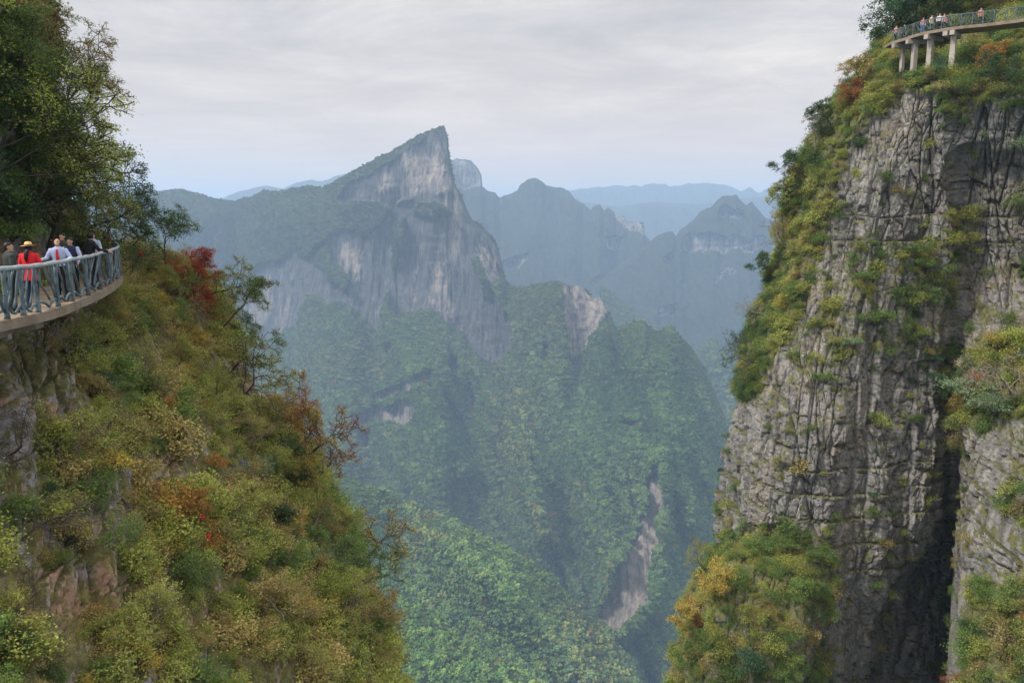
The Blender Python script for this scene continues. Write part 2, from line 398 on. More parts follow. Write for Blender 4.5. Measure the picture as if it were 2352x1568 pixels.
# middle distance
sheet('mountain', [(960, 380, 4300), (1025, 369, 4300), (1045, 366, 4300), (1068, 367, 4300), (1084, 372, 4300), (1098, 385, 4300), (1106, 402, 4300), (1108, 428, 4300), (1122, 438, 4300), (1138, 442, 4300), (1146, 450, 4300), (1170, 444, 4300), (1190, 433, 4300),
      (1194, 422, 4300), (1208, 413, 4300), (1228, 408, 4300), (1241, 412, 4300), (1254, 424, 4300), (1280, 432, 4300), (1306, 440, 4250), (1320, 455, 4200), (1340, 468, 4200), (1358, 482, 4100), (1362, 474, 4100), (1378, 471, 4100), (1387, 481, 4100),
      (1396, 477, 4100), (1410, 486, 4100), (1414, 496, 4100), (1432, 494, 4050), (1440, 506, 4050), (1462, 510, 4000), (1478, 511, 4000), (1482, 540, 4000), (1492, 552, 4000), (1560, 640, 3900), (1700, 760, 3900), (1850, 860, 3900)],
      [(960, 900), (1400, 900), (1850, 1300)], 620, 260, veg_t=.8, jag=4.5, relief=2.2, back=1200, seed=41, mat=MFAR,
      polys=[(1, [(1155, 605), (1185, 595), (1215, 587), (1212, 600), (1170, 628), (1155, 635)]), (1, [(1388, 548), (1420, 545), (1432, 552), (1418, 575), (1400, 568)]), (1, [(1358, 646), (1378, 630), (1382, 634), (1362, 655)]),
             (.8, [(1035, 366), (1085, 370), (1104, 400), (1106, 425), (1050, 440)]), (.7, [(1415, 495), (1478, 512), (1480, 540), (1430, 530)]), (1, [(1336, 664), (1352, 660), (1350, 675)])],
      label='blue mountain with a knobbed summit behind the sharp peak')
sheet('mountain', [(1380, 640, 3700), (1440, 590, 3700), (1490, 556, 3700), (1512, 538, 3700), (1530, 532, 3700), (1546, 534, 3700), (1552, 545, 3700), (1562, 528, 3700), (1590, 508, 3700), (1612, 484, 3700), (1632, 474, 3700), (1645, 458, 3700), (1660, 448, 3700),
      (1690, 446, 3700), (1702, 460, 3700), (1716, 470, 3700), (1727, 463, 3700), (1740, 480, 3700), (1758, 500, 3700), (1790, 512, 3700), (1850, 560, 3700), (1950, 640, 3700)],
      [(1380, 900), (1950, 1200)], 520, 260, veg_t=.85, jag=4.5, relief=2.2, back=1200, seed=42, mat=MFAR, wob=22,
      polys=[(1, [(1575, 545), (1620, 540), (1680, 545), (1780, 560), (1790, 585), (1700, 575), (1640, 580), (1560, 580)]), (1, [(1640, 640), (1670, 615), (1690, 605), (1684, 625), (1650, 645)]),
             (1, [(1515, 695), (1555, 690), (1552, 712), (1520, 716)]), (.9, [(1655, 480), (1700, 480), (1712, 500), (1650, 500)]), (1, [(1525, 590), (1548, 580), (1545, 600), (1528, 606)])],
      label='blue pyramid mountain with pale rock bands beside the right cliff')
# the valley beyond, seen right of the spurs
sheet('mountain_ridge', [(1380, 660, 2900), (1450, 700, 2900), (1560, 800, 2800), (1600, 802, 2700), (1618, 785, 2650), (1637, 774, 2600), (1652, 788, 2600), (1680, 820, 2600), (1720, 880, 2600), (1800, 960, 2600), (1900, 1050, 2600)],
      1700, 320, 320, veg_t=.9, jag=3, relief=1.5, seed=43, mat=MM, trees=.8, csize=8, maxtrees=22000,
      folds=[([(1640, 775), (1700, 1000), (1730, 1300)], .05, 60, 60)], label='hazy wooded spur with a pointed top between the main ridge and the right cliff')
# the main mountain
ROCKS = [
 (1, [(770, 455), (790, 425), (830, 405), (860, 385), (900, 366), (935, 345), (965, 325), (995, 306), (1017, 299), (1028, 330), (1034, 380), (1045, 432), (1010, 440), (985, 462), (930, 458), (900, 480), (850, 462), (790, 470)]),
 (1, [(900, 475), (960, 455), (1048, 432), (1070, 470), (1088, 505), (1112, 527), (1140, 560), (1156, 610), (1154, 642), (1130, 655), (1150, 700), (1180, 765), (1178, 800), (1120, 838), (1085, 800), (1060, 760), (1010, 740), (985, 712), (930, 718), (890, 740),
      (850, 752), (825, 720), (790, 700), (745, 690), (715, 680), (690, 700), (680, 740), (640, 775), (600, 790), (570, 765), (552, 660), (560, 625), (600, 612), (640, 600), (665, 570), (700, 590), (730, 560), (790, 530), (850, 530), (890, 500)]),
 (1, [(1294, 656), (1320, 650), (1345, 664), (1362, 686), (1376, 682), (1392, 700), (1390, 728), (1358, 768), (1340, 805), (1318, 860), (1302, 840), (1306, 780), (1293, 740)]),
 (1, [(1240, 792), (1252, 790), (1258, 820), (1246, 828)]), (1, [(883, 790), (900, 786), (906, 805), (886, 814)]),
 (1, [(800, 955), (850, 940), (945, 925), (955, 940), (940, 975), (860, 970), (805, 978)]), (1, [(850, 915), (900, 890), (945, 870), (948, 890), (890, 915), (852, 925)]),
 (1, [(1066, 890), (1082, 885), (1090, 915), (1085, 938), (1070, 930)]), (1, [(1016, 905), (1032, 895), (1036, 925), (1022, 945)]), (.9, [(1430, 970), (1462, 968), (1460, 982), (1432, 984)]),
 (.9, [(1438, 1075), (1446, 1070), (1450, 1120), (1440, 1118)]), (1, [(1212, 1045), (1226, 1040), (1228, 1070), (1218, 1070)]),
 (.9, [(940, 860), (985, 850), (990, 870), (950, 878)]), (.9, [(1018, 830), (1050, 815), (1056, 840), (1030, 850)]), (.9, [(680, 880), (700, 890), (700, 950), (690, 940)]),
 (.9, [(820, 990), (850, 985), (845, 1030), (828, 1020)]),
 (1, [(1499, 1062), (1513, 1070), (1517, 1150), (1514, 1250), (1503, 1258), (1499, 1300), (1482, 1385), (1442, 1425), (1412, 1460), (1372, 1415), (1382, 1385), (1408, 1360), (1405, 1310), (1440, 1285), (1466, 1215), (1484, 1180), (1490, 1110)]),
 # woods growing over the rock
 (0, [(720, 585), (740, 575), (770, 600), (800, 650), (790, 670), (750, 640)]),
 (0, [(875, 690), (890, 660), (900, 740), (880, 745)]), (0, [(945, 480), (975, 462), (1010, 470), (1040, 490), (1000, 500), (950, 500)]),
 (0, [(905, 620), (925, 560), (930, 500), (915, 500), (895, 560)]), (0, [(1085, 600), (1100, 640), (1130, 700), (1120, 640), (1100, 590)]),
]
STEEP = [(.6, [(100, 430), (545, 440), (560, 700), (600, 800), (560, 900), (100, 900)]), (.45, [(560, 440), (780, 440), (900, 480), (860, 620), (780, 720), (700, 720), (560, 640)]), (.35, [(1180, 655), (1300, 650), (1300, 780), (1230, 760)])]
PALE = [(1.3, [(1440, 1040), (1530, 1040), (1530, 1260), (1510, 1400), (1360, 1470), (1390, 1300)]), (1.0, [(1290, 645), (1395, 670), (1390, 730), (1320, 860), (1290, 750)]), [(925, 360), (960, 350), (1020, 360), (1030, 440), (930, 455)], [(860, 400), (900, 390), (905, 440), (870, 450)], [(985, 610), (1018, 605), (1030, 670), (1050, 740), (1030, 745), (1000, 690)], [(975, 680), (1000, 670), (1005, 710), (985, 712)], [(570, 640), (625, 630), (630, 720), (590, 770), (575, 740)],
        [(1095, 560), (1150, 600), (1152, 650), (1110, 640)], [(780, 560), (830, 570), (840, 640), (800, 640)], [(1240, 790), (1260, 830)], [(880, 786), (908, 786), (908, 815), (880, 815)], [(1010, 885), (1095, 880), (1092, 945), (1010, 945)], [(800, 870), (950, 870), (950, 985), (800, 985)],
        [(1425, 960), (1465, 960), (1465, 990), (1425, 990)]]
FOLDS = [([(540, 455), (556, 560), (560, 640), (600, 800)], -.05, 70, 14), ([(735, 430), (745, 560), (750, 700)], .02, 60, 30), ([(905, 470), (910, 600), (915, 740)], -.02, 20, 20),
 ([(1047, 432), (1090, 560), (1130, 660), (1185, 810)], .035, 70, 45), ([(1160, 640), (1200, 720), (1212, 830)], -.03, 40, 14), ([(1300, 655), (1295, 760), (1310, 860)], .022, 60, 20),
 ([(1385, 690), (1410, 800), (1470, 950), (1540, 1100), (1600, 1300)], -.025, 30, 30), ([(1500, 1020), (1536, 1085), (1540, 1250), (1528, 1370), (1490, 1480)], .045, 120, 45),
 ([(1180, 810), (1220, 900), (1290, 1050), (1300, 1200), (1290, 1300)], -.03, 50, 50), ([(1090, 850), (1160, 960), (1220, 1080), (1250, 1230)], .075, 70, 60), ([(1120, 640), (1250, 860), (1380, 1120), (1420, 1300)], .03, 60, 60),
 ([(1480, 745), (1560, 920), (1620, 1100), (1660, 1260)], .07, 60, 60), ([(1420, 755), (1500, 900), (1560, 1040), (1590, 1200)], .065, 50, 50), ([(1535, 750), (1600, 880), (1680, 1050), (1700, 1200)], .03, 40, 40),
 ([(940, 860), (1000, 960), (1060, 1080)], .07, 60, 60), ([(760, 760), (740, 900), (800, 1060)], .06, 70, 70), ([(900, 740), (930, 800), (960, 860)], .03, 50, 50)]
MAIN = [(120, 470, 3000), (230, 445, 3000), (300, 432, 2950), (330, 433, 2950), (362, 440, 2900), (385, 436, 2900), (420, 434, 2900), (450, 442, 2880), (490, 455, 2850), (540, 461, 2850), (575, 453, 2750), (605, 436, 2700), (640, 440, 2650), (680, 431, 2600),
  (712, 427, 2560), (742, 430, 2500), (800, 397, 2430), (860, 366, 2400), (900, 346, 2370), (950, 318, 2340), (985, 301, 2320), (1005, 293, 2310), (1018, 291, 2305), (1026, 306, 2300), (1031, 350, 2290), (1038, 390, 2280), (1046, 428, 2270), (1062, 452, 2260),
  (1072, 480, 2250), (1084, 503, 2240), (1100, 512, 2240), (1113, 524, 2230), (1134, 545, 2220), (1146, 572, 2210), (1155, 610, 2200), (1158, 640, 2180), (1180, 656, 2120), (1196, 660, 2080), (1240, 652, 2020), (1282, 644, 1980), (1303, 654, 1950), (1330, 656, 1930),
  (1348, 668, 1930), (1362, 684, 1920), (1380, 682, 1910), (1388, 705, 1900), (1402, 722, 1900), (1418, 758, 1880), (1440, 742, 1880), (1466, 738, 1880), (1482, 737, 1880), (1492, 752, 1880), (1510, 760, 1870), (1530, 748, 1870), (1546, 750, 1870), (1560, 770, 1870),
  (1590, 800, 1870), (1620, 850, 1860), (1660, 950, 1850), (1700, 1070, 1840), (1760, 1200, 1820), (1850, 1400, 1800)]
PM, RM = sheet('mountain', MAIN, 1800, 900, 640, veg_t=.82, rock_t=4.5, polys=ROCKS, steep=STEEP, pale=PALE, flat=[[(1350, 1030), (1535, 1030), (1535, 1480), (1350, 1480)], [(780, 850), (1100, 850), (1100, 1040), (780, 1040)]], gully=1.6, diag=34.0, proud=[([(1490, 1040), (1535, 1040), (1535, 1270), (1515, 1400), (1450, 1470), (1350, 1470), (1395, 1300), (1450, 1240), (1480, 1150)], 75.0)], folds=FOLDS, jag=2.0, mat=MM, trees=1.0, csize=4.3, maxtrees=190000, seed=5,
      label='sharp rocky horn peak and its long wooded cliff mountain across the valley', wob=14)
# nearer ridges at the foot of the view
sheet('mountain_ridge', [(600, 960, 1250), (700, 1030, 1250), (760, 1075, 1230), (810, 1095, 1200), (880, 1122, 1180), (960, 1160, 1160), (1040, 1192, 1150), (1100, 1222, 1130), (1200, 1275, 1110), (1262, 1315, 1100), (1300, 1360, 1090), (1340, 1400, 1080), (1400, 1452, 1060),
      (1460, 1535, 1040), (1500, 1610, 1020), (1560, 1740, 1000)], 2000, 560, 360, veg_t=.75, jag=3, relief=.8, seed=6, mat=MM, trees=1.0, csize=3.7, back=300, maxtrees=75000, gain=1.45, gully=1.3, diag=16.0,
      folds=[([(880, 1122), (1000, 1240), (1160, 1380), (1300, 1560)], .03, 40, 60), ([(1040, 1192), (1100, 1300), (1240, 1440), (1400, 1600)], .035, 50, 50), ([(900, 1200), (1000, 1340), (1200, 1500)], -.03, 40, 50)],
      label='long green wooded ridge running down to the gorge below the peak')
sheet('mountain_ridge', [(700, 1220, 860), (800, 1290, 850), (900, 1355, 840), (940, 1372, 830), (1000, 1412, 820), (1060, 1462, 810), (1110, 1492, 800), (1180, 1522, 790), (1250, 1562, 780), (1330, 1620, 760), (1420, 1740, 740)], 2100, 420, 300, veg_t=.7,
      jag=3, relief=.7, seed=8, mat=MM, trees=1.0, csize=3.2, back=250, maxtrees=55000, gain=1.7, label='nearest green wooded ridge at the bottom of the valley view')
# forest crowns: one mass of trees
def crown_blob(seed, nf=9):
    rng = np.random.default_rng(seed); m = MB()
    for k in range(nf):
        c = rng.normal(0, .42, 3); c[2] = abs(c[2]) * .9 + .1; r_ = .28 + .3 * rng.random(); m.ball(c, (r_, r_, r_ * 1.1), 4)
    me = m.mesh('crown', False)
    for vv in me.vertices:
        p = vv.co; vv.co = p * (1 + .5 * (h32(int(p.x * 9e3), int(p.y * 9e3), int(p.z * 9e3)) - .5))
    return me
def instancer(name, label, cat, templates, pos, sz, col, vid, rot, mat=None, tilt=None):
    """one object: templates placed on points (used only for growth nobody could count)"""
    coll = bpy.data.collections.new(name + '_models')
    for k, me in enumerate(templates):
        coll.objects.link(bpy.data.objects.new('model_%02d' % k, me))
    me = bpy.data.meshes.new(name); n_ = len(pos); me.vertices.add(n_); me.vertices.foreach_set('co', np.asarray(pos, np.float32).ravel())
    a = me.attributes.new('scl', 'FLOAT', 'POINT'); a.data.foreach_set('value', np.asarray(sz, np.float32))
    a = me.attributes.new('vid', 'INT', 'POINT'); a.data.foreach_set('value', np.asarray(vid, np.int32))
    r3 = np.zeros((n_, 3), np.float32); r3[:, 2] = rot
    if tilt is not None: r3[:, :2] = tilt
    a = me.attributes.new('rot', 'FLOAT_VECTOR', 'POINT'); a.data.foreach_set('vector', r3.ravel())
    a = me.attributes.new('tint', 'FLOAT_VECTOR', 'POINT'); a.data.foreach_set('vector', np.asarray(col, np.float32).ravel())
    o = link(name, me); ng = bpy.data.node_groups.new(name, 'GeometryNodeTree')
    ng.interface.new_socket('Geometry', in_out='INPUT', socket_type='NodeSocketGeometry'); ng.interface.new_socket('Geometry', in_out='OUTPUT', socket_type='NodeSocketGeometry')
    N_ = ng.nodes.new; L_ = ng.links.new
    gi = N_('NodeGroupInput'); go = N_('NodeGroupOutput'); ip = N_('GeometryNodeInstanceOnPoints'); ci = N_('GeometryNodeCollectionInfo')
    ci.inputs['Collection'].default_value = coll; ci.inputs['Separate Children'].default_value = True; ci.inputs['Reset Children'].default_value = True
    def na(nm, ty):
        x = N_('GeometryNodeInputNamedAttribute'); x.data_type = ty; x.inputs['Name'].default_value = nm; return x.outputs['Attribute']
    er = N_('FunctionNodeEulerToRotation'); L_(na('rot', 'FLOAT_VECTOR'), er.inputs[0])
    L_(gi.outputs[0], ip.inputs['Points']); L_(ci.outputs[0], ip.inputs['Instance']); ip.inputs['Pick Instance'].default_value = True
    L_(na('vid', 'INT'), ip.inputs['Instance Index']); L_(er.outputs[0], ip.inputs['Rotation']); L_(na('scl', 'FLOAT'), ip.inputs['Scale']); L_(ip.outputs[0], go.inputs[0])
    md = o.modifiers.new('growth', 'NODES'); md.node_group = ng
    tag(o, label, cat, kind='stuff'); return o
fm, fnt, fp, _ = new_mat('forest_crowns'); fn = N(fnt)
ti = fn.attr('tint', 'INSTANCER').outputs['Vector']
fz = fn.noise(fn.coord(), 1.1, 3, .7)
fn.l(fn.mix(1.0, ti, fn.ramp(fz, [(.3, .55), (.7, 1.5)]), 'MULTIPLY'), fp.inputs['Base Color']); fp.inputs['Specular IOR Level'].default_value = .08
bl = [crown_blob(100 + k) for k in range(4)]
for b_ in bl: b_.materials.append(fm)
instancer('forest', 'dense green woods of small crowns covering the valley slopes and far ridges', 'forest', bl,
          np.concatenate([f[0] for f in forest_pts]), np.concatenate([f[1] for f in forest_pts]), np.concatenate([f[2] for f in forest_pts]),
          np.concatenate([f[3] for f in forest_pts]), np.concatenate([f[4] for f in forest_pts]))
print('forest', sum(len(f[0]) for f in forest_pts))
# ---------------------------------------------------------------- near rock faces
def rock_mat(name, base, tan, stain, moss, sc_=1.0, orange=0.0, mg=.9):
    m, nt, p, out = new_mat(name); n = N(nt)
    v = n.coord(); vs = n.coord((1, 1, .18)); vb = n.coord((.25, .25, 1))
    a = n.noise(v, .22 * sc_, 7, .65); b = n.noise(vs, .9 * sc_, 8, .7, .3); c = n.noise(v, 3.2 * sc_, 6, .7); d = n.noise(vb, 1.6 * sc_, 6, .65, .4)
    col = n.ramp(b, [(.28, tuple(x * .55 for x in base)), (.5, base), (.72, tuple(min(1, x * 1.55) for x in base))])
    col = n.mix(n.ramp(a, [(.5, 0), (.66, .6)]), col, tan)
    col = n.mix(n.ramp(n.noise(vs, .35 * sc_, 6, .65, .5), [(.54, 0), (.66, .8)]), col, stain)
    if orange: col = n.mix(n.ramp(n.noise(vs, .28 * sc_, 4, .6, .6), [(.5, 0), (.56, orange)]), col, (.50, .22, .07))
    col = n.mix(1.0, col, n.ramp(c, [(.3, .6), (.7, 1.35)]), 'MULTIPLY')
    col = n.mix(n.ramp(d, [(.34, .7), (.42, 0)]), col, tuple(x * .3 for x in base))
    g = n.n('NewGeometry'); sx = n.n('SeparateXYZ'); n.l(g.outputs['Normal'], sx.inputs[0])
    mo = n.math('ADD', sx.outputs[2], n.math('MULTIPLY', n.math('SUBTRACT', n.noise(v, .6 * sc_, 6, .7), .5), 2.6))
    mo = n.math('ADD', mo, n.math('MULTIPLY', n.attr('veg').outputs['Fac'], mg))
    mcol = n.mix(n.ramp(n.noise(v, 2.2 * sc_, 5, .7), [(.4, 0), (.6, 1)]), moss, tuple(x * .45 for x in moss))
    n.l(n.mix(n.ramp(mo, [(.5, 0), (.78, .9)]), col, mcol), p.inputs['Base Color'])
    h = n.math('ADD', n.math('MULTIPLY', b, .6), n.math('ADD', n.math('MULTIPLY', c, .35), n.math('MULTIPLY', d, .5)))
    n.bump(h, .9, .35 / sc_, p); p.inputs['Specular IOR Level'].default_value = .2
    return m
def control_surface(rows, segs, ny, power=1.0, bl=6):
    rows = sorted(rows); ry = np.array([r[0] for r in rows], float); nc = len(rows[0][1])
    py = np.linspace(ry[0], ry[-1], ny)
    cx = np.stack([np.interp(py, ry, [r[1][k][0] for r in rows]) for k in range(nc)], 1)
    cY = np.stack([np.interp(py, ry, [r[1][k][1] for r in rows]) for k in range(nc)], 1)
    cx = blur(cx, bl * 3, 0); cY = blur(cY, bl * 3, 0)
    u = np.concatenate([k + np.arange(s) / s for k, s in enumerate(segs)] + [[nc - 1]])
    X = np.stack([np.interp(u, np.arange(nc), cx[i]) for i in range(ny)]); Y = np.stack([np.interp(u, np.arange(nc), cY[i]) for i in range(ny)])
    X = blur(X, bl, 1); Y = blur(Y, bl, 1)
    return X, np.broadcast_to(py[:, None], X.shape).copy(), Y, u
def normals(P):
    du = np.gradient(P, axis=1); dv = np.gradient(P, axis=0)
    n_ = np.cross(du, dv); n_ /= np.maximum(np.linalg.norm(n_, axis=-1, keepdims=True), 1e-9)
    return n_
def relief(s, z, seed, k=1.0, bed=None):
    """jointed limestone: upright blocks split by bedding planes"""
    s = s + .8 * k * fbm(s / (9 * k), z / (14 * k), seed, 3); z = z + .07 * s + .55 * k * fbm(s / (8 * k), z / (9 * k), seed + 1, 3)
    h = 2.6 * fbm(s / 22, z / 60, seed + 2, 3) + 1.0 * fbm(s / 5, z / 14, seed + 3, 4) + .14 * fbm(s / .9, z / 3, seed + 4, 3)
    for (wu, wv, A, cr, sd_) in ((4.6 * k, 24 * k, .8, .5, 1), (1.9 * k, 8.0 * k, .55, .42, 2), (.85 * k, 2.6 * k, .34, .26, 3), (.4 * k, .9 * k, .17, .12, 4)):
        c, e, du, dv = cells(s / wu, z / wv, seed + 10 * sd_)
        h = h + A * (c - .5) * 2 * .55 - cr * np.exp(-e / .045) + A * .35 * (h32((c * 1e6).astype(int), 3) - .5) * du - A * .3 * dv * (c > .5)
    zb = z / (2.6 * k) + .6 * fbm(s / (14 * k), z / (14 * k), seed + 60, 3); fr = zb - np.floor(zb)
    B = (bed if bed is not None else .5)
    h = h + B * (.6 * (fr) ** 1.5 - .7 * np.exp(-fr / .05)) * (.4 + .6 * vn(s / (6 * k), np.floor(zb), seed + 70))
    h = h + .18 * fbm(s / .7, z / .5, seed + 80, 3)
    return h
class Surf: pass
def build_surface(name, label, rows, segs, ny, mat, seed, k, amp, vegf, extra=None, bedf=None, kind='structure', sdir=(.85, -.5)):
    PX, PY, Y, u = control_surface(rows, segs, ny)
    if extra is not None: Y = Y + extra(PX, PY)
    P = at(PX, PY, Y); n0 = normals(P); ref = P[ny // 2]
    s = sdir[0] * P[..., 0] + sdir[1] * P[..., 1]
    flip = np.sign((n0 * -P).sum(-1).mean()); n0 = n0 * flip
    n0 = blur(blur(n0, 12, 0), 12, 1); n0 /= np.linalg.norm(n0, axis=-1, keepdims=True)
    h = relief(s, P[..., 2], seed, k, bedf(PX, PY) if bedf else None) * amp
    wveg = vegf(PX, PY); h = h * (1 - .45 * wveg)
    P = P + n0 * h[..., None]
    S = Surf(); S.P = P; S.N = normals(P) * flip; S.PX, S.PY = proj(P); S.veg = wveg; S.bPX, S.bPY = PX, PY
    me = mesh_np(name, P.reshape(-1, 3), grid_faces(*PX.shape)[:, ::(-1 if flip > 0 else 1)], True, {'veg': wveg})
    S.obj = link(name, me, mat); tag(S.obj, label, 'cliff', kind=kind)
    me.set_sharp_from_angle(angle=math.radians(38))
    return S
def find(S, px, py, r=9):
    d = np.hypot(S.PX - px, S.PY - py); m = d < r
    if not m.any(): i = np.argmin(d); return S.P.reshape(-1, 3)[i], S.N.reshape(-1, 3)[i]
    YY = np.where(m, S.P[..., 1], 1e9); i = np.argmin(YY); return S.P.reshape(-1, 3)[i], S.N.reshape(-1, 3)[i]
# ---- right cliff
RV = [[(1600, -300), (2500, -300), (2500, 235), (2352, 232), (2260, 250), (2180, 290), (2160, 225), (2080, 195), (2035, 215), (1975, 290), (1940, 350), (1918, 420), (1945, 480), (1900, 520), (1880, 640), (1840, 720), (1790, 800), (1770, 880), (1720, 930), (1640, 940)],
      [(2105, 540), (2200, 520), (2230, 640), (2215, 720), (2190, 830), (2120, 860), (2080, 800), (2060, 640)], [(1880, 560), (2100, 545), (2110, 800), (1960, 820), (1860, 860), (1800, 900), (1830, 700)],
      [(1720, 1215), (1840, 1205), (1885, 1270), (1905, 1360), (1880, 1440), (1900, 1568), (1700, 1700), (1400, 1700), (1540, 1250)], [(2190, 470), (2260, 470), (2240, 600), (2190, 600)],
      [(2150, 870), (2240, 780), (2352, 740), (2500, 700), (2500, 1010), (2300, 960), (2190, 980)], [(2290, 1010), (2352, 1000), (2500, 1000), (2500, 1300), (2310, 1260)], [(2230, 1330), (2500, 1280), (2500, 1800), (2200, 1800), (2205, 1500)],
      [(2320, 240), (2500, 240), (2500, 640), (2330, 640)]]
RW = [.92, .55, .5, .7, .7, .9, .45, .95, .45]
def rveg(X, Y_):
    wx = X + 26 * fbm(X / 60, Y_ / 60, 201, 4, .6); wy = Y_ + 26 * fbm(X / 60, Y_ / 60, 202, 4, .6); v = np.zeros(X.shape)
    for pl, q in zip(RV, RW): v = np.where(pip(pl, wx, wy), np.maximum(v, q), v)
    v = v * np.where((v < .6) & (fbm(X / 30, Y_ / 60, 208, 4) < -.02), .25, 1); v = np.maximum(v, .3 * (fbm(X / 22, Y_ / 90, 207, 3) > .3))
    return blur(blur(v, 3, 0), 3, 1)
def rextra(X, Y_):
    line = [(2200, 1165), (2120, 1240), (2060, 1320), (2010, 1370), (1985, 1450), (1960, 1700)]
    wx = X + 10 * fbm(X / 50, Y_ / 50, 210, 3); d, sd_ = segdist(line, wx, Y_)
    k = np.where((sd_ < 0) & (X < 2192), smooth(d / 26), 0) * smooth((Y_ - 1160) / 60)
    bulge = -3.0 * np.exp(-((X - 1800) / 110) ** 2 - ((Y_ - 1000) / 260) ** 2)
    roof = np.where((Y_ > 330) & (X > 2190), 1, 0) * smooth((X - 2190) / 25) * smooth((Y_ - 330) / 60) * smooth((760 - Y_) / 90) * smooth((2420 - X) / 100) * 1.5
    under = 5 * np.exp(-((X - 2120) / 55) ** 4 - ((Y_ - 112) / 22) ** 4)
    return 4.5 * k + bulge + roof + under
RROWS = [
 (-320, [(2270, 180), (2215, 132), (2250, 124), (2300, 119), (2330, 117), (2350, 116), (2370, 115), (2450, 113), (2700, 110)]),
 (-100, [(2200, 150), (2130, 118), (2160, 108), (2230, 104), (2290, 102), (2320, 101), (2340, 100), (2420, 97), (2700, 92)]),
 (0, [(2160, 140), (2085, 108), (2120, 101), (2200, 97), (2280, 94), (2310, 93), (2330, 92), (2400, 89), (2700, 82)]),
 (60, [(2120, 135), (2055, 104), (2090, 98.5), (2140, 95.5), (2220, 91), (2280, 88.5), (2310, 86), (2400, 84), (2700, 78)]),
 (105, [(2090, 130), (2018, 100), (2060, 95), (2120, 93), (2200, 90.5), (2240, 87), (2270, 85), (2400, 81), (2700, 75)]),
 (140, [(2060, 127), (2000, 98), (2045, 91), (2110, 89), (2190, 83), (2230, 84), (2260, 82), (2400, 77.5), (2700, 71)]),
 (185, [(2020, 123), (1965, 96), (2010, 86), (2095, 82.2), (2180, 79.6), (2215, 79.4), (2250, 78.4), (2400, 75), (2700, 69)]),
 (230, [(1985, 122), (1925, 96), (1985, 85.5), (2090, 81.6), (2170, 79.6), (2200, 79.6), (2240, 78.4), (2400, 74), (2700, 68)]),
 (400, [(1900, 120), (1828, 95), (1895, 86), (2030, 81), (2180, 80), (2205, 80.2), (2235, 79.5), (2400, 77), (2700, 66)]),
 (600, [(1850, 119), (1785, 95), (1850, 86), (1990, 80.5), (2180, 80), (2205, 80.6), (2245, 80), (2400, 76), (2700, 64)]),
 (760, [(1800, 118), (1728, 94), (1790, 85), (1960, 79), (2165, 80), (2200, 82), (2235, 79), (2400, 72), (2700, 60)]),
 (900, [(1770, 118), (1702, 93), (1765, 84), (1935, 78), (2160, 79.5), (2190, 82), (2210, 74), (2400, 64), (2700, 54)]),
 (1000, [(1760, 118), (1688, 92), (1752, 83), (1920, 77), (2160, 79), (2190, 82), (2200, 70), (2400, 60), (2700, 52)]),
 (1200, [(1740, 118), (1668, 91), (1735, 82), (1900, 76), (2155, 79), (2190, 82.5), (2199, 67), (2400, 57), (2700, 49)]),
 (1262, [(1735, 117), (1658, 90), (1722, 80.5), (1870, 75.5), (2130, 79.5), (2190, 83), (2197, 65), (2400, 56), (2700, 48)]),
 (1320, [(1690, 112), (1615, 85), (1690, 75), (1850, 73), (2040, 79), (2192, 88), (2206, 64), (2400, 55), (2700, 47)]),
 (1400, [(1660, 110), (1585, 83), (1660, 72), (1830, 70.5), (2000, 79), (2190, 88), (2202, 62), (2400, 54), (2700, 46)]),
 (1568, [(1640, 108), (1555, 82), (1640, 70), (1800, 68), (1960, 80), (2180, 87), (2196, 59), (2400, 52), (2700, 44)]),
 (1860, [(1600, 106), (1500, 80), (1600, 67), (1780, 65), (1940, 78), (2170, 86), (2190, 56), (2400, 49), (2700, 42)])]
RM_ = rock_mat('grey_limestone', (.192, .186, .176), (.27, .225, .17), (.075, .072, .07), (.12, .125, .04))
RC = build_surface('cliff', 'tall grey limestone cliff with shrubs on its ledges under the high walkway', RROWS, [24, 60, 110, 170, 50, 50, 130, 60], 860, RM_, 300, 1.0, 1.0, rveg, rextra,
                   lambda X, Y_: .15 + .5 * smooth((Y_ - 1000) / 80) * smooth((1330 - Y_) / 60) + .5 * smooth((Y_ - 420) / 60) * smooth((600 - Y_) / 50))
# ---- left slope
LV = [([(0, 825), (45, 830), (62, 900), (66, 1010), (60, 1110), (20, 1130), (-60, 1130), (-60, 825)], 0), ([(345, 1045), (425, 1030), (435, 1120), (400, 1160), (345, 1150)], .15), ([(95, 1310), (180, 1290), (235, 1300), (215, 1400), (110, 1430), (80, 1380)], .0),
      ([(130, 930), (170, 930), (190, 1050), (150, 1060)], .25), ([(60, 780), (110, 780), (120, 980), (70, 1000)], .3), ([(225, 1100), (260, 1100), (255, 1400), (215, 1390)], .3), ([(730, 1260), (770, 1270), (760, 1310), (725, 1300)], .2), ([(-80, 745), (130, 720), (240, 690), (250, 720), (120, 800), (-80, 815)], .12),
      ([(270, 790), (300, 780), (310, 830), (285, 840)], .3), ([(700, 840 + 0), (730, 860), (720, 900)], .6)]
def lveg(X, Y_):
    wx = X + 20 * fbm(X / 40, Y_ / 60, 221, 4, .6); wy = Y_ + 20 * fbm(X / 40, Y_ / 60, 222, 4, .6); v = np.full(X.shape, .95)
    v = np.where(fbm(X / 26, Y_ / 90, 223, 3) > .34, .35, v)
    for pl, q in LV: v = np.where(pip(pl, wx, wy), q, v)
    return blur(blur(v, 2, 0), 2, 1)
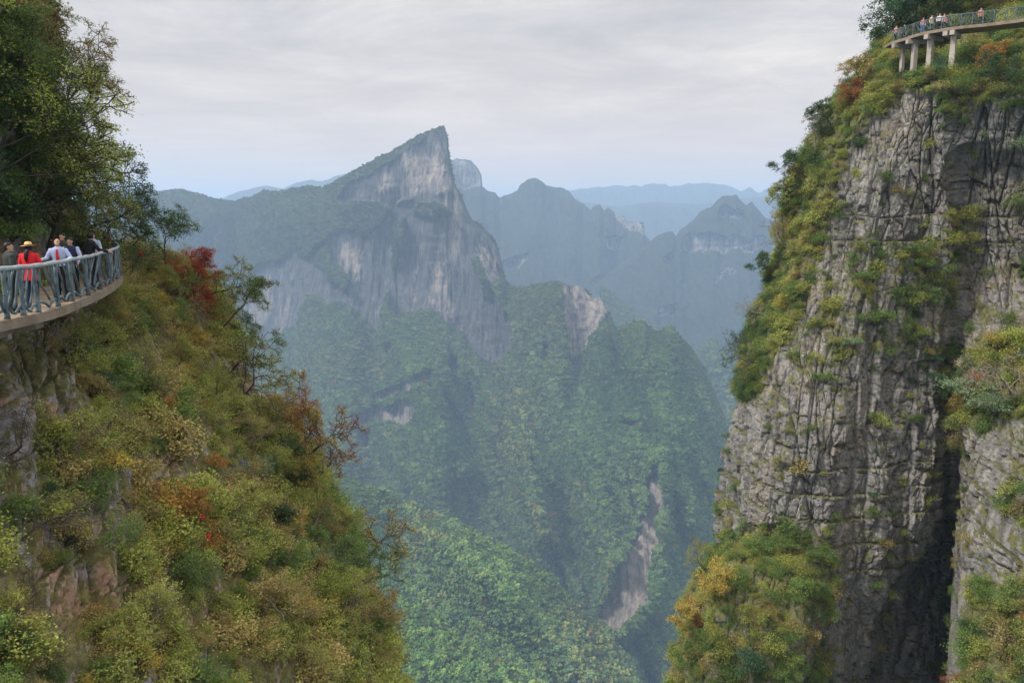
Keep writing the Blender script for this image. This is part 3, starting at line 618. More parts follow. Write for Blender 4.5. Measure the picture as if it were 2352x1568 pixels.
LROWS = [
 (-320, [(-420, 22), (-110, 25), (-60, 28), (-30, 31), (0, 36), (-60, 52)]), (0, [(-420, 20), (-30, 25), (10, 28), (50, 31), (80, 36), (20, 50)]),
 (300, [(-420, 19), (0, 25), (60, 28), (110, 32), (140, 37), (70, 50)]), (540, [(-420, 19), (0, 25), (90, 29), (140, 33), (170, 38), (110, 52)]),
 (590, [(-420, 19), (0, 25.2), (100, 29.5), (165, 33.5), (235, 42), (170, 60)]), (625, [(-420, 19), (0, 25.2), (110, 29.5), (230, 36.5), (420, 44), (320, 70)]),
 (700, [(-420, 19), (0, 24.5), (150, 29), (300, 35), (505, 42), (410, 75)]), (800, [(-420, 18), (0, 22.5), (150, 27), (340, 33), (555, 40), (470, 75)]),
 (860, [(-420, 16), (0, 20), (160, 24.5), (380, 31), (570, 38.5), (500, 75)]),
 (930, [(-420, 15), (0, 19), (200, 23.5), (430, 30), (600, 37), (550, 75)]), (1100, [(-420, 14), (0, 17.5), (250, 21.5), (500, 28), (715, 34), (690, 75)]),
 (1300, [(-420, 13), (0, 16), (280, 19.5), (560, 25), (800, 31), (800, 70)]), (1568, [(-420, 11), (0, 14), (320, 17), (640, 22), (880, 27), (880, 65)]), (1860, [(-420, 9.5), (0, 12), (330, 15), (660, 19), (915, 24), (920, 60)])]
LM_ = rock_mat('weathered_slope_rock', (.23, .22, .215), (.30, .22, .15), (.13, .13, .135), (.16, .16, .05), sc_=2.2, orange=.35, mg=.35)
LS = build_surface('cliff', 'steep overgrown cliff under the near walkway with bare orange and grey rock patches', LROWS, [40, 90, 110, 120, 40], 560, LM_, 330, .42, .5, lveg, sdir=(.8, .6))
# ---------------------------------------------------------------- leaves and branches
def leaf_quads(cen, size, rng, up=.5, asp=.5):
    n_ = len(cen); nrm = rng.normal(0, 1, (n_, 3)); nrm[:, 2] = abs(nrm[:, 2]) + up * 2; nrm /= np.linalg.norm(nrm, axis=1)[:, None]
    t = rng.normal(0, 1, (n_, 3)); t -= nrm * (t * nrm).sum(1)[:, None]; t /= np.linalg.norm(t, axis=1)[:, None]; b = np.cross(nrm, t)
    L = (size * (.6 + .8 * rng.random(n_)))[:, None]; W = L * asp
    bend = nrm * L * .18
    return np.stack([cen - t * L * .5, cen + b * W * .5 + bend, cen + t * L * .5, cen - b * W * .5 + bend], 1).reshape(-1, 3)
def leaves_mesh(name, cen, size, rng, up=.5, asp=.5):
    V = leaf_quads(cen, size, rng, up, asp); return mesh_np(name, V, np.arange(len(V)).reshape(-1, 4))
def branches(rng, H, spread=1.0, levels=3, lean=(0, 0), wob=.22, n1=7, trunk_frac=.25, r0=None, flat=0.0, droop=0.0):
    """skeleton of a tree: list of (points, radii), and twig ends for the leaves"""
    out = []; tips = []; r0 = r0 or H * .022
    def grow(p, d, L, r, lv):
        k = 6; pts = [p]; rd = [r]
        for i in range(k):
            d = Vector(d) + Vector(rng.normal(0, wob, 3)); d.z += (.12 if lv == 0 else .04 - droop * .2); d.normalize()
            p = p + d * (L / k); pts.append(p.copy()); rd.append(max(r * (1 - (i + 1) / k * .75), .004))
        out.append((pts, rd))
        if lv >= levels - 1:
            for q in pts[2:]: tips.append(q)
        if lv < levels:
            m = n1 if lv == 0 else (5 if lv == 1 else 4)
            for j in range(m):
                f = (trunk_frac if lv == 0 else .25) + (1 - (trunk_frac if lv == 0 else .25)) * (j + .6 * rng.random()) / m
                i = min(int(f * k), k - 1); q = pts[i].lerp(pts[i + 1], f * k - i)
                td = (pts[i + 1] - pts[i]).normalized(); s_ = Vector(rng.normal(0, 1, 3)); s_.z *= (1 - flat) * .6; s_ -= td * s_.dot(td)
                if s_.length < .01: continue
                s_.normalize(); nd = (td * (.55 - .2 * flat) + s_ * (.9 * spread)).normalized()
                grow(q, nd, L * (.62 if lv == 0 else .55) * (1.1 - .45 * f) * (.8 + .4 * rng.random()), rd[i] * .55, lv + 1)
    grow(Vector((0, 0, -.05 * H)), Vector((lean[0], lean[1], 1)).normalized(), H, r0, 0)
    return out, tips
def tree_meshes(seed, H, leaf, nleaf, clump=.28, asp=.5, up=.4, sides=5, **k):
    rng = np.random.default_rng(seed); br, tips = branches(rng, H, **k); m = MB()
    for pts, rd in br: m.tube(pts, rd, sides if rd[0] > .02 else 3, caps=False)
    T = np.array([tuple(t) for t in tips]); keep = rng.random(len(T)) < .85; T = T[keep]
    i = rng.integers(0, len(T), nleaf); cen = T[i] + rng.normal(0, clump, (nleaf, 3)) * np.array([1, 1, .55])
    return m.mesh('trunk'), leaves_mesh('crown', cen, leaf, rng, up, asp)
def shrub_mesh(seed, R, nleaf, leaf, flat=.8, gaps=.45, asp=.5, bare=0):
    """a bush of unit radius R: stems plus leaf clumps"""
    rng = np.random.default_rng(seed); nc = 16; m = MB(); cs = []
    for i in range(nc):
        th = rng.random() * 6.28; e = math.acos(1 - rng.random() * 1.15); rr = R * (.45 + .5 * rng.random())
        c = Vector((math.sin(e) * math.cos(th) * rr, math.sin(e) * math.sin(th) * rr, (math.cos(e) * rr) * flat + .25 * R)); cs.append(c)
        mid = c * .5 + Vector(rng.normal(0, .08 * R, 3)); m.tube([(0, 0, -.25 * R), tuple(mid), tuple(c)], [.022 * R, .014 * R, .006 * R], 3, caps=False)
        for q in range(3 + bare):
            e2 = c + Vector(rng.normal(0, .26 * R, 3)); m.tube([tuple(mid.lerp(c, .5)), tuple(e2)], [.009 * R, .004 * R], 3, caps=False)
    cs = np.array([tuple(c) for c in cs]); i = rng.integers(0, nc, nleaf); cen = cs[i] + rng.normal(0, gaps * .45 * R, (nleaf, 3)) * np.array([1, 1, .7])
    return m.mesh('stems'), leaves_mesh('leaves', cen, leaf, rng, .4, asp)
def join_mesh(name, a, b, ma, mb):
    """stems and leaves of an uncountable growth model in one mesh, two materials"""
    va = np.array([v.co[:] for v in a.vertices]); vb = np.empty(len(b.vertices) * 3, np.float32); b.vertices.foreach_get('co', vb)
    fa = [tuple(p.vertices) for p in a.polygons]; nb = len(b.vertices) // 4
    me = bpy.data.meshes.new(name); off = len(va)
    me.from_pydata(np.concatenate([va, vb.reshape(-1, 3)]).tolist(), [], fa + [(off + 4 * i, off + 4 * i + 1, off + 4 * i + 2, off + 4 * i + 3) for i in range(nb)])
    me.materials.append(ma); me.materials.append(mb)
    me.polygons.foreach_set('material_index', np.array([0] * len(fa) + [1] * nb, np.int32)); me.update(); return me
def leaf_mat(name, col=None, hue=.04, trans=.35, vary=.75, second=None):
    m, nt, p, out = new_mat(name); n = N(nt); g = n.n('NewGeometry')
    if col is None: c = n.attr('tint', 'INSTANCER').outputs['Vector']
    else:
        rgb = n.n('RGB'); rgb.outputs[0].default_value = (*col, 1); c = rgb.outputs[0]
        if second: c = n.mix(n.ramp(n.noise(n.ocoord(), 1.6, 2), [(.45, 0), (.55, 1)]), c, second)
    r = g.outputs['Random Per Island']
    hs = n.n('HueSaturation'); n.l(c, hs.inputs['Color'])
    n.l(n.math('ADD', .5 - hue / 2, n.math('MULTIPLY', r, hue)), hs.inputs['Hue'])
    r2 = n.math('FRACT', n.math('MULTIPLY', r, 37.7)); n.l(n.math('ADD', 1 - vary / 2, n.math('MULTIPLY', r2, vary)), hs.inputs['Value'])
    hs.inputs['Saturation'].default_value = 1.0
    n.l(hs.outputs[0], p.inputs['Base Color']); p.inputs['Roughness'].default_value = .55; p.inputs['Specular IOR Level'].default_value = .25
    tr = n.n('BsdfTranslucent'); n.l(hs.outputs[0], tr.inputs[0]); ms = n.n('MixShader'); ms.inputs[0].default_value = trans
    n.l(p.outputs[0], ms.inputs[1]); n.l(tr.outputs[0], ms.inputs[2]); n.l(ms.outputs[0], out.inputs[0]); return m
BARK = plain('bark', (.075, .062, .05), .9, .4, 8, .5, .01)
PALEBARK = plain('pale_twigs', (.20, .17, .14), .9, .3, 8)
LT = leaf_mat('scrub_leaves')
PAL = {'olive': (.29, .32, .075), 'brown': (.33, .275, .10), 'green': (.13, .205, .05), 'dark': (.060, .115, .04), 'ochre': (.42, .33, .07), 'orange': (.42, .24, .06), 'rust': (.34, .15, .055), 'lime': (.33, .39, .08), 'silver': (.21, .29, .16), 'red': (.42, .07, .03), 'teal': (.07, .15, .075)}
def samp(S, n_, wfun, seed, off=.1, jit=.0):
    rng = np.random.default_rng(seed); P = S.P; a, b, c = P[:-1, :-1], P[:-1, 1:], P[1:, :-1]
    ar = np.linalg.norm(np.cross(b - a, c - a), axis=-1); ar = np.minimum(ar, np.percentile(ar, 97))
    vis = np.ones(ar.shape); W = ar * wfun(S.bPX[:-1, :-1], S.bPY[:-1, :-1], S.veg[:-1, :-1]) * vis
    i, j = np.unravel_index(rng.choice(W.size, n_, p=(W / W.sum()).ravel()), W.shape); u, v = rng.random((2, n_, 1))
    p = a[i, j] * (1 - u - v) + b[i, j] * u + c[i, j] * v; return p, S.N[i, j], S.bPX[i, j], S.bPY[i, j], rng
def tints(names, probs, px, py, rng, sc_=45, seed=0):
    """colour drifts in patches over the slope"""
    n_ = len(px); q = .5 + .62 * fbm(px / sc_, py / sc_, seed, 3) + rng.normal(0, .13, n_); q = np.clip(q, 0, .999)
    cum = np.cumsum(probs) / np.sum(probs); k = np.searchsorted(cum, q); k = np.clip(k, 0, len(names) - 1)
    col = np.array([PAL[x] for x in names])[k] * (.75 + .5 * rng.random(n_))[:, None]; return col
scrub = [join_mesh('scrub', *shrub_mesh(500 + k, 1.0, 1500, .10 + .025 * (k % 3), asp=(.5, .7, .35)[k % 3], bare=1 + k % 3, gaps=(.5, .62, .4)[k % 3], flat=(.7, 1.1, .85)[k % 3]), BARK if k % 2 else PALEBARK, LT) for k in range(6)] + [join_mesh('scrub', *tree_meshes(540 + k, 2.0, .085, 1500, clump=.10, n1=7, spread=1.3, trunk_frac=.1, flat=.3, wob=.28), PALEBARK if k else BARK, LT) for k in range(3)]
farscrub = [join_mesh('scrub', *shrub_mesh(520 + k, 1.0, 800, .13 + .03 * (k % 2), flat=(.7, .9, .45)[k % 3], asp=.5, bare=k % 2, gaps=.6), BARK, LT) for k in range(5)]
# undergrowth, left
p_, n_, bx, by, rg = samp(LS, 4300, lambda X, Y_, v: np.where((X < -150) | (Y_ < -150) | (Y_ > 1720), 0, 1) * (v > .5) * v * (lveg(X, Y_ - 26) > .5) * (lveg(X - 14, Y_ - 10) > .5) * (lveg(X + 14, Y_ - 10) > .5) * np.where((Y_ < 640) & (X < 290), .8, 1), 61)
sz = .26 + .66 * rg.random(len(p_)) ** 1.8
sz = sz * np.clip(p_[:, 1] / 22, .55, 1.0)
col = 1.2 * tints(['dark', 'green', 'olive', 'brown', 'olive', 'ochre', 'green', 'lime', 'orange'], [.08, .20, .24, .17, .14, .08, .06, .02, .012], bx, by, rg, 60, 71)
mk = by < 600; col[mk] = tints(['olive', 'green', 'dark', 'green', 'brown'], [.2, .3, .2, .2, .1], bx, by, rg, 60, 71)[mk]
p_ = p_ + n_ * (.12 * sz)[:, None]
epx = np.array([(-190, 784), (-90, 765), (0, 744), (60, 731), (119, 717), (160, 703), (195, 689), (222, 677.5), (243, 667), (262, 655.5), (276, 644.5), (283, 634)], float)
eP = at(epx[:, 0], epx[:, 1], 2.22 / slope_t(epx[:, 1]))[:, :2]; dmin = np.full(len(p_), 99.0)
for A_, B_ in zip(eP[:-1], eP[1:]):
    ab = B_ - A_; tt = np.clip(((p_[:, :2] - A_) @ ab) / (ab @ ab), 0, 1); dmin = np.minimum(dmin, np.linalg.norm(p_[:, :2] - A_ - tt[:, None] * ab, axis=1))
keep = ~((p_[:, 2] > -2.9) & (p_[:, 2] < .4) & (dmin < 2.35 + sz * .5))
til = np.stack([rg.normal(0, .25, len(p_)), rg.normal(0, .25, len(p_))], 1); til[:, 1] += .35
instancer('undergrowth', 'autumn coloured scrub covering the steep slope beneath the near walkway', 'undergrowth', scrub, p_[keep], sz[keep], col[keep], rg.integers(0, 9, len(p_))[keep], (rg.random(len(p_)) * 6.28)[keep], tilt=til[keep])
# undergrowth, right
p_, n_, bx, by, rg = samp(RC, 10500, lambda X, Y_, v: np.where((Y_ < -200) | (Y_ > 1720) | (X > 2450), 0, 1) * np.where(v > .3, v, .035), 62)
sz = .22 + .85 * rg.random(len(p_)) ** 2.4
col = tints(['dark', 'green', 'olive', 'brown', 'olive', 'ochre', 'rust'], [.16, .3, .26, .14, .1, .04, .01], bx, by, rg, 40, 72)
p_ = p_ + n_ * (.1 * sz)[:, None]
qx, qy = proj(p_); keep = ~((p_[:, 2] > 13.6) & (p_[:, 2] < 20.5) & (p_[:, 1] < 93) & (qx > 2040) & (qx < 2240) & (qy < 118) & (p_[:, 2] > 15))
til = np.stack([rg.normal(0, .25, len(p_)), rg.normal(0, .25, len(p_))], 1); til[:, 1] -= .3
instancer('undergrowth', 'green and brown scrub growing over the tall grey limestone cliff', 'undergrowth', farscrub, p_[keep], sz[keep], col[keep], rg.integers(0, 5, len(p_))[keep], (rg.random(len(p_)) * 6.28)[keep], tilt=til[keep])
# ---------------------------------------------------------------- single plants that can be told apart
LM = {k: leaf_mat(k + '_leaves', v) for k, v in PAL.items()}
LM['mixed'] = leaf_mat('green_and_rust_leaves', PAL['olive'], second=(.20, .10, .035)); LM['mixed2'] = leaf_mat('green_and_ochre_leaves', PAL['green'], second=(.24, .18, .05))
def plant_model(kind, parts):
    return {'kind': kind, 'parts': parts}
def bush(seed, n_=2600, leaf=.07, **k):
    a, b = shrub_mesh(seed, 1.0, n_, leaf, **k); return plant_model('shrub', [('stem', a), ('foliage', b)])
def tree(seed, leaf, nleaf, **k):
    a, b = tree_meshes(seed, 1.0, leaf, nleaf, **k); return plant_model('tree', [('trunk', a), ('crown', b)])
MOD = {
 'bushA': bush(1, 2600, .075), 'bushB': bush(2, 2200, .09, flat=1.0, gaps=.38), 'bushC': bush(3, 1900, .06, flat=.7, gaps=.34, bare=3), 'pad': bush(4, 2400, .085, flat=.42, gaps=.3),
 'treeA': tree(11, .022, 9000, clump=.030, H=1.0) if 0 else None}
def tr(seed, leaf, nleaf, clump, **k):
    rng = np.random.default_rng(seed); a, b = tree_meshes(seed, 1.0, leaf, nleaf, clump=clump, **k); return plant_model('tree', [('trunk', a), ('crown', b)])
MOD['treeA'] = tr(11, .017, 11000, .030, n1=9, spread=1.0, trunk_frac=.2, flat=.3, wob=.2)
MOD['treeB'] = tr(12, .018, 9000, .034, n1=8, spread=1.2, trunk_frac=.3, flat=.5, wob=.24)
MOD['treeC'] = tr(13, .020, 6500, .028, n1=8, spread=1.1, trunk_frac=.25, flat=.4, wob=.28)
MOD['airy'] = tr(14, .020, 4800, .026, n1=9, spread=1.1, trunk_frac=.2, flat=.4, wob=.26)
MOD['bare'] = tr(15, .014, 260, .02, n1=8, spread=1.0, trunk_frac=.2, wob=.3)
MOD['farA'] = tr(16, .045, 3200, .05, n1=8, spread=1.2, trunk_frac=.2, flat=.5, wob=.24)
MOD['farB'] = tr(17, .045, 2200, .04, n1=7, spread=1.1, trunk_frac=.25, flat=.6, wob=.28)
import itertools
_rng = random.Random(7)
def place(S, px, py, mod, size, colr, label, cat, group=None, lean=(0, 0), rz=None, pale=False, out=.15, name=None, P=None):
    """size: height (tree) or radius (shrub) in the photograph's layout units at the plant's own distance"""
    M = MOD[mod]
    if P is None:
        p, nn = find(S, px, py); R = size / F * p[1]
        if M['kind'] == 'shrub': p = p + nn * R * out
    else: p = np.array(P); R = size / F * p[1]
    e = empty(name or M['kind'], tuple(p), rz if rz is not None else _rng.random() * 6.28)
    q = Matrix.Rotation(lean[0], 4, 'Y') @ Matrix.Rotation(lean[1], 4, 'X') @ Matrix.Rotation(e.rotation_euler.z, 4, 'Z')
    e.rotation_euler = q.to_euler(); e.scale = (R, R, R)
    tag(e, label, cat, group)
    for nm, me in M['parts']:
        o = bpy.data.objects.new(nm, me); C.objects.link(o); o.parent = e
        mat = (PALEBARK if pale else BARK) if nm in ('stem', 'trunk') else LM[colr]
        if not me.materials: me.materials.append(mat)
        o.material_slots[0].link = 'OBJECT'; o.material_slots[0].material = mat
    return e
G1 = 'trees rising behind the near walkway'
for a in [
 (20, 500, 'treeA', 480, 'lime', (.18, .1), 'tall green tree at the photo\'s left edge, behind the man in the dark jacket'),
 (75, 560, 'treeB', 380, 'mixed2', (.15, .1), 'green and ochre tree behind the woman in the red coat'),
 (118, 570, 'treeA', 330, 'olive', (.3, .1), 'olive tree behind the man in the red tie'),
 (150, 560, 'treeC', 280, 'dark', (.5, .0), 'dark leaning tree whose tip reaches out under the skyline behind the walkway'),
 (100, 350, 'treeB', 260, 'olive', (.75, .0), 'olive tree with long bare limbs, halfway up the left hill'),
 (40, 330, 'treeA', 300, 'green', (.25, .1), 'bright green tree on the left hill above the straw hat'),
 (70, 200, 'treeC', 230, 'brown', (.75, .0), 'thin brown tree leaning out over the sky near the top left'),
 (10, 190, 'treeA', 270, 'brown', (.3, .0), 'dark brown tree in the top left corner'),
 (10, 330, 'treeB', 300, 'green', (.3, .2), 'yellow green tree on the left border at half the height of the hill'),
 (100, 420, 'airy', 240, 'dark', (.95, .0), 'sparse dark tree stretching level over the distant ridge, left'),
 (40, 70, 'treeC', 150, 'mixed', (.5, .1), 'rusty tree at the top edge of the left hill'),
 (90, 470, 'treeC', 230, 'olive', (.75, .0), 'olive leaved tree hanging out toward the far shoulder of the horn mountain'),
 (222, 592, 'treeB', 210, 'teal', (.85, .0), 'deep green tree overhanging the far end of the near walkway'),
 (250, 610, 'treeC', 170, 'green', (.6, .0), 'light green tree just right of the end of the railing'),
 (20, 470, 'treeB', 300, 'green', (.1, .1), 'green tree low on the left border, right above the man in the dark jacket'),
 (60, 500, 'treeC', 280, 'olive', (.2, .1), 'small olive tree between the straw hat and the hill'),
 (150, 520, 'treeC', 260, 'mixed2', (.4, .1), 'ochre tinted tree above the two men standing together'),
]: place(LS, a[0], a[1], a[2], a[3] * .84, a[4], a[6], 'tree', G1, lean=a[5])
G2 = 'trees and shrubs on the slope below the near walkway'
for a in [
 (400, 690, 'treeB', 130, 'red', (.5, 0), 'red leaved maple on the slope just beyond the railing', 'tree'),
 (455, 700, 'treeC', 110, 'red', (.5, 0), 'small scarlet maple at the outer side of the larger red one', 'tree'),
 (395, 650, 'treeB', 150, 'green', (.3, 0), 'fresh green tree on the crest behind the red maple', 'tree'),
 (470, 690, 'treeC', 130, 'olive', (.6, 0), 'olive tree leaning over the valley beside the red maple', 'tree'),
 (500, 760, 'treeB', 150, 'green', (.7, 0), 'green tree with layered branches on the slope edge below the red maple', 'tree'),
 (540, 850, 'treeC', 140, 'mixed2', (.7, 0), 'yellow and green tree on the slope edge in front of the pale cliff foot', 'tree'),
 (470, 800, 'bushB', 44, 'ochre', (0, 0), 'round golden shrub inside the slope below the red maple', 'shrub'),
 (540, 910, 'airy', 170, 'olive', (.8, 0), 'thin twiggy tree reaching right over the wooded valley', 'tree'),
 (610, 940, 'treeC', 120, 'orange', (.7, 0), 'small orange tree at the slope edge, above the bare twigs', 'tree'),
 (680, 1060, 'airy', 190, 'rust', (.6, 0), 'rust tipped sparse tree standing out against the green valley', 'tree'),
 (640, 1060, 'treeB', 140, 'ochre', (.5, 0), 'golden layered tree beside the rust tipped sparse tree', 'tree'),
 (740, 1120, 'bare', 150, 'orange', (.7, 0), 'nearly bare tree with pale twigs at the slope edge', 'tree'),
 (590, 1095, 'bushA', 48, 'silver', (0, 0), 'silvery green shrub in the middle of the slope', 'shrub'),
 (650, 1190, 'bushB', 40, 'teal', (0, 0), 'dark blue green shrub under the silvery one', 'shrub'),
 (645, 1290, 'bushB', 44, 'teal', (0, 0), 'lower of the two dark blue green shrubs', 'shrub'),
 (735, 1180, 'bushA', 36, 'rust', (0, 0), 'rust red shrub near the slope edge', 'shrub'),
 (700, 1150, 'bushA', 42, 'lime', (0, 0), 'light green shrub above the rust red shrub', 'shrub'),
 (430, 1240, 'treeB', 120, 'orange', (.3, 0), 'large orange leaved tree in the middle of the slope', 'tree'),
 (380, 1250, 'bushA', 50, 'ochre', (0, 0), 'ochre shrub left of the large orange tree', 'shrub'),
 (480, 1270, 'bushA', 44, 'orange', (0, 0), 'orange shrub at the foot of the large orange tree', 'shrub'),
 (560, 1250, 'bushB', 46, 'green', (0, 0), 'leafy green shrub right of the large orange tree', 'shrub'),
 (770, 1460, 'treeB', 150, 'lime', (.1, 0), 'bright yellow green tree near the foot of the slope', 'tree'),
 (560, 1400, 'bushC', 52, 'lime', (0, 0), 'thin yellow leaved shrub left of the bright yellow green tree', 'shrub'),
 (700, 1290, 'bushC', 46, 'silver', (0, 0), 'grey green shrub on the dark hollow of the slope', 'shrub'),
 (840, 1290, 'airy', 170, 'ochre', (.5, 0), 'fine twigged ochre tree against the lower green ridge', 'tree'),
 (840, 1330, 'treeC', 130, 'green', (.6, 0), 'green tree on the edge of the slope facing the lower green ridge', 'tree'),
 (880, 1440, 'treeC', 120, 'rust', (.4, 0), 'reddish tree at the slope edge near the bottom', 'tree'),
 (860, 1520, 'treeB', 150, 'brown', (.3, 0), 'brown tree at the lowest end of the slope edge', 'tree'),
 (250, 1560, 'bushB', 60, 'green', (0, 0), 'vivid green shrub at the bottom edge under the bare grey patch', 'shrub'),
 (400, 1520, 'bushA', 56, 'lime', (0, 0), 'light green shrub near the bottom edge, right of the vivid green one', 'shrub'),
 (100, 1450, 'bare', 170, 'brown', (-.5, 0), 'dark bare branches in front of the grey rock patch', 'tree'),
 (60, 1240, 'bare', 200, 'olive', (.9, 0), 'long bare branches sweeping up to the right over the left border', 'tree'),
 (30, 1040, 'bare', 170, 'brown', (.8, 0), 'thin bare branches across the orange stained rock', 'tree'),
 (110, 1150, 'bushB', 38, 'dark', (0, 0), 'dark green shrub right of the orange stained rock', 'shrub'),
 (300, 850, 'bushA', 44, 'silver', (0, 0), 'pale green shrub under the far end of the near walkway', 'shrub'),
 (330, 720, 'bushA', 46, 'mixed', (0, 0), 'green and rust shrub beside the walkway slab end', 'shrub'),
 (260, 740, 'bushB', 36, 'ochre', (0, 0), 'yellow shrub tucked below the concrete slab', 'shrub'),
 (250, 890, 'bushA', 40, 'teal', (0, 0), 'dark shrub in the shade under the walkway', 'shrub'),
 (200, 1180, 'bushC', 44, 'green', (0, 0), 'loose green shrub left of the grey rock streak', 'shrub'),
 (40, 1520, 'bushB', 56, 'dark', (0, 0), 'dark shrub in the bottom left corner', 'shrub'),
]:
    k = a[2]
    place(LS, a[0], a[1], k, a[3], a[4], a[6], a[7], G2, lean=a[5])
G3 = 'trees and shrubs on the right cliff'
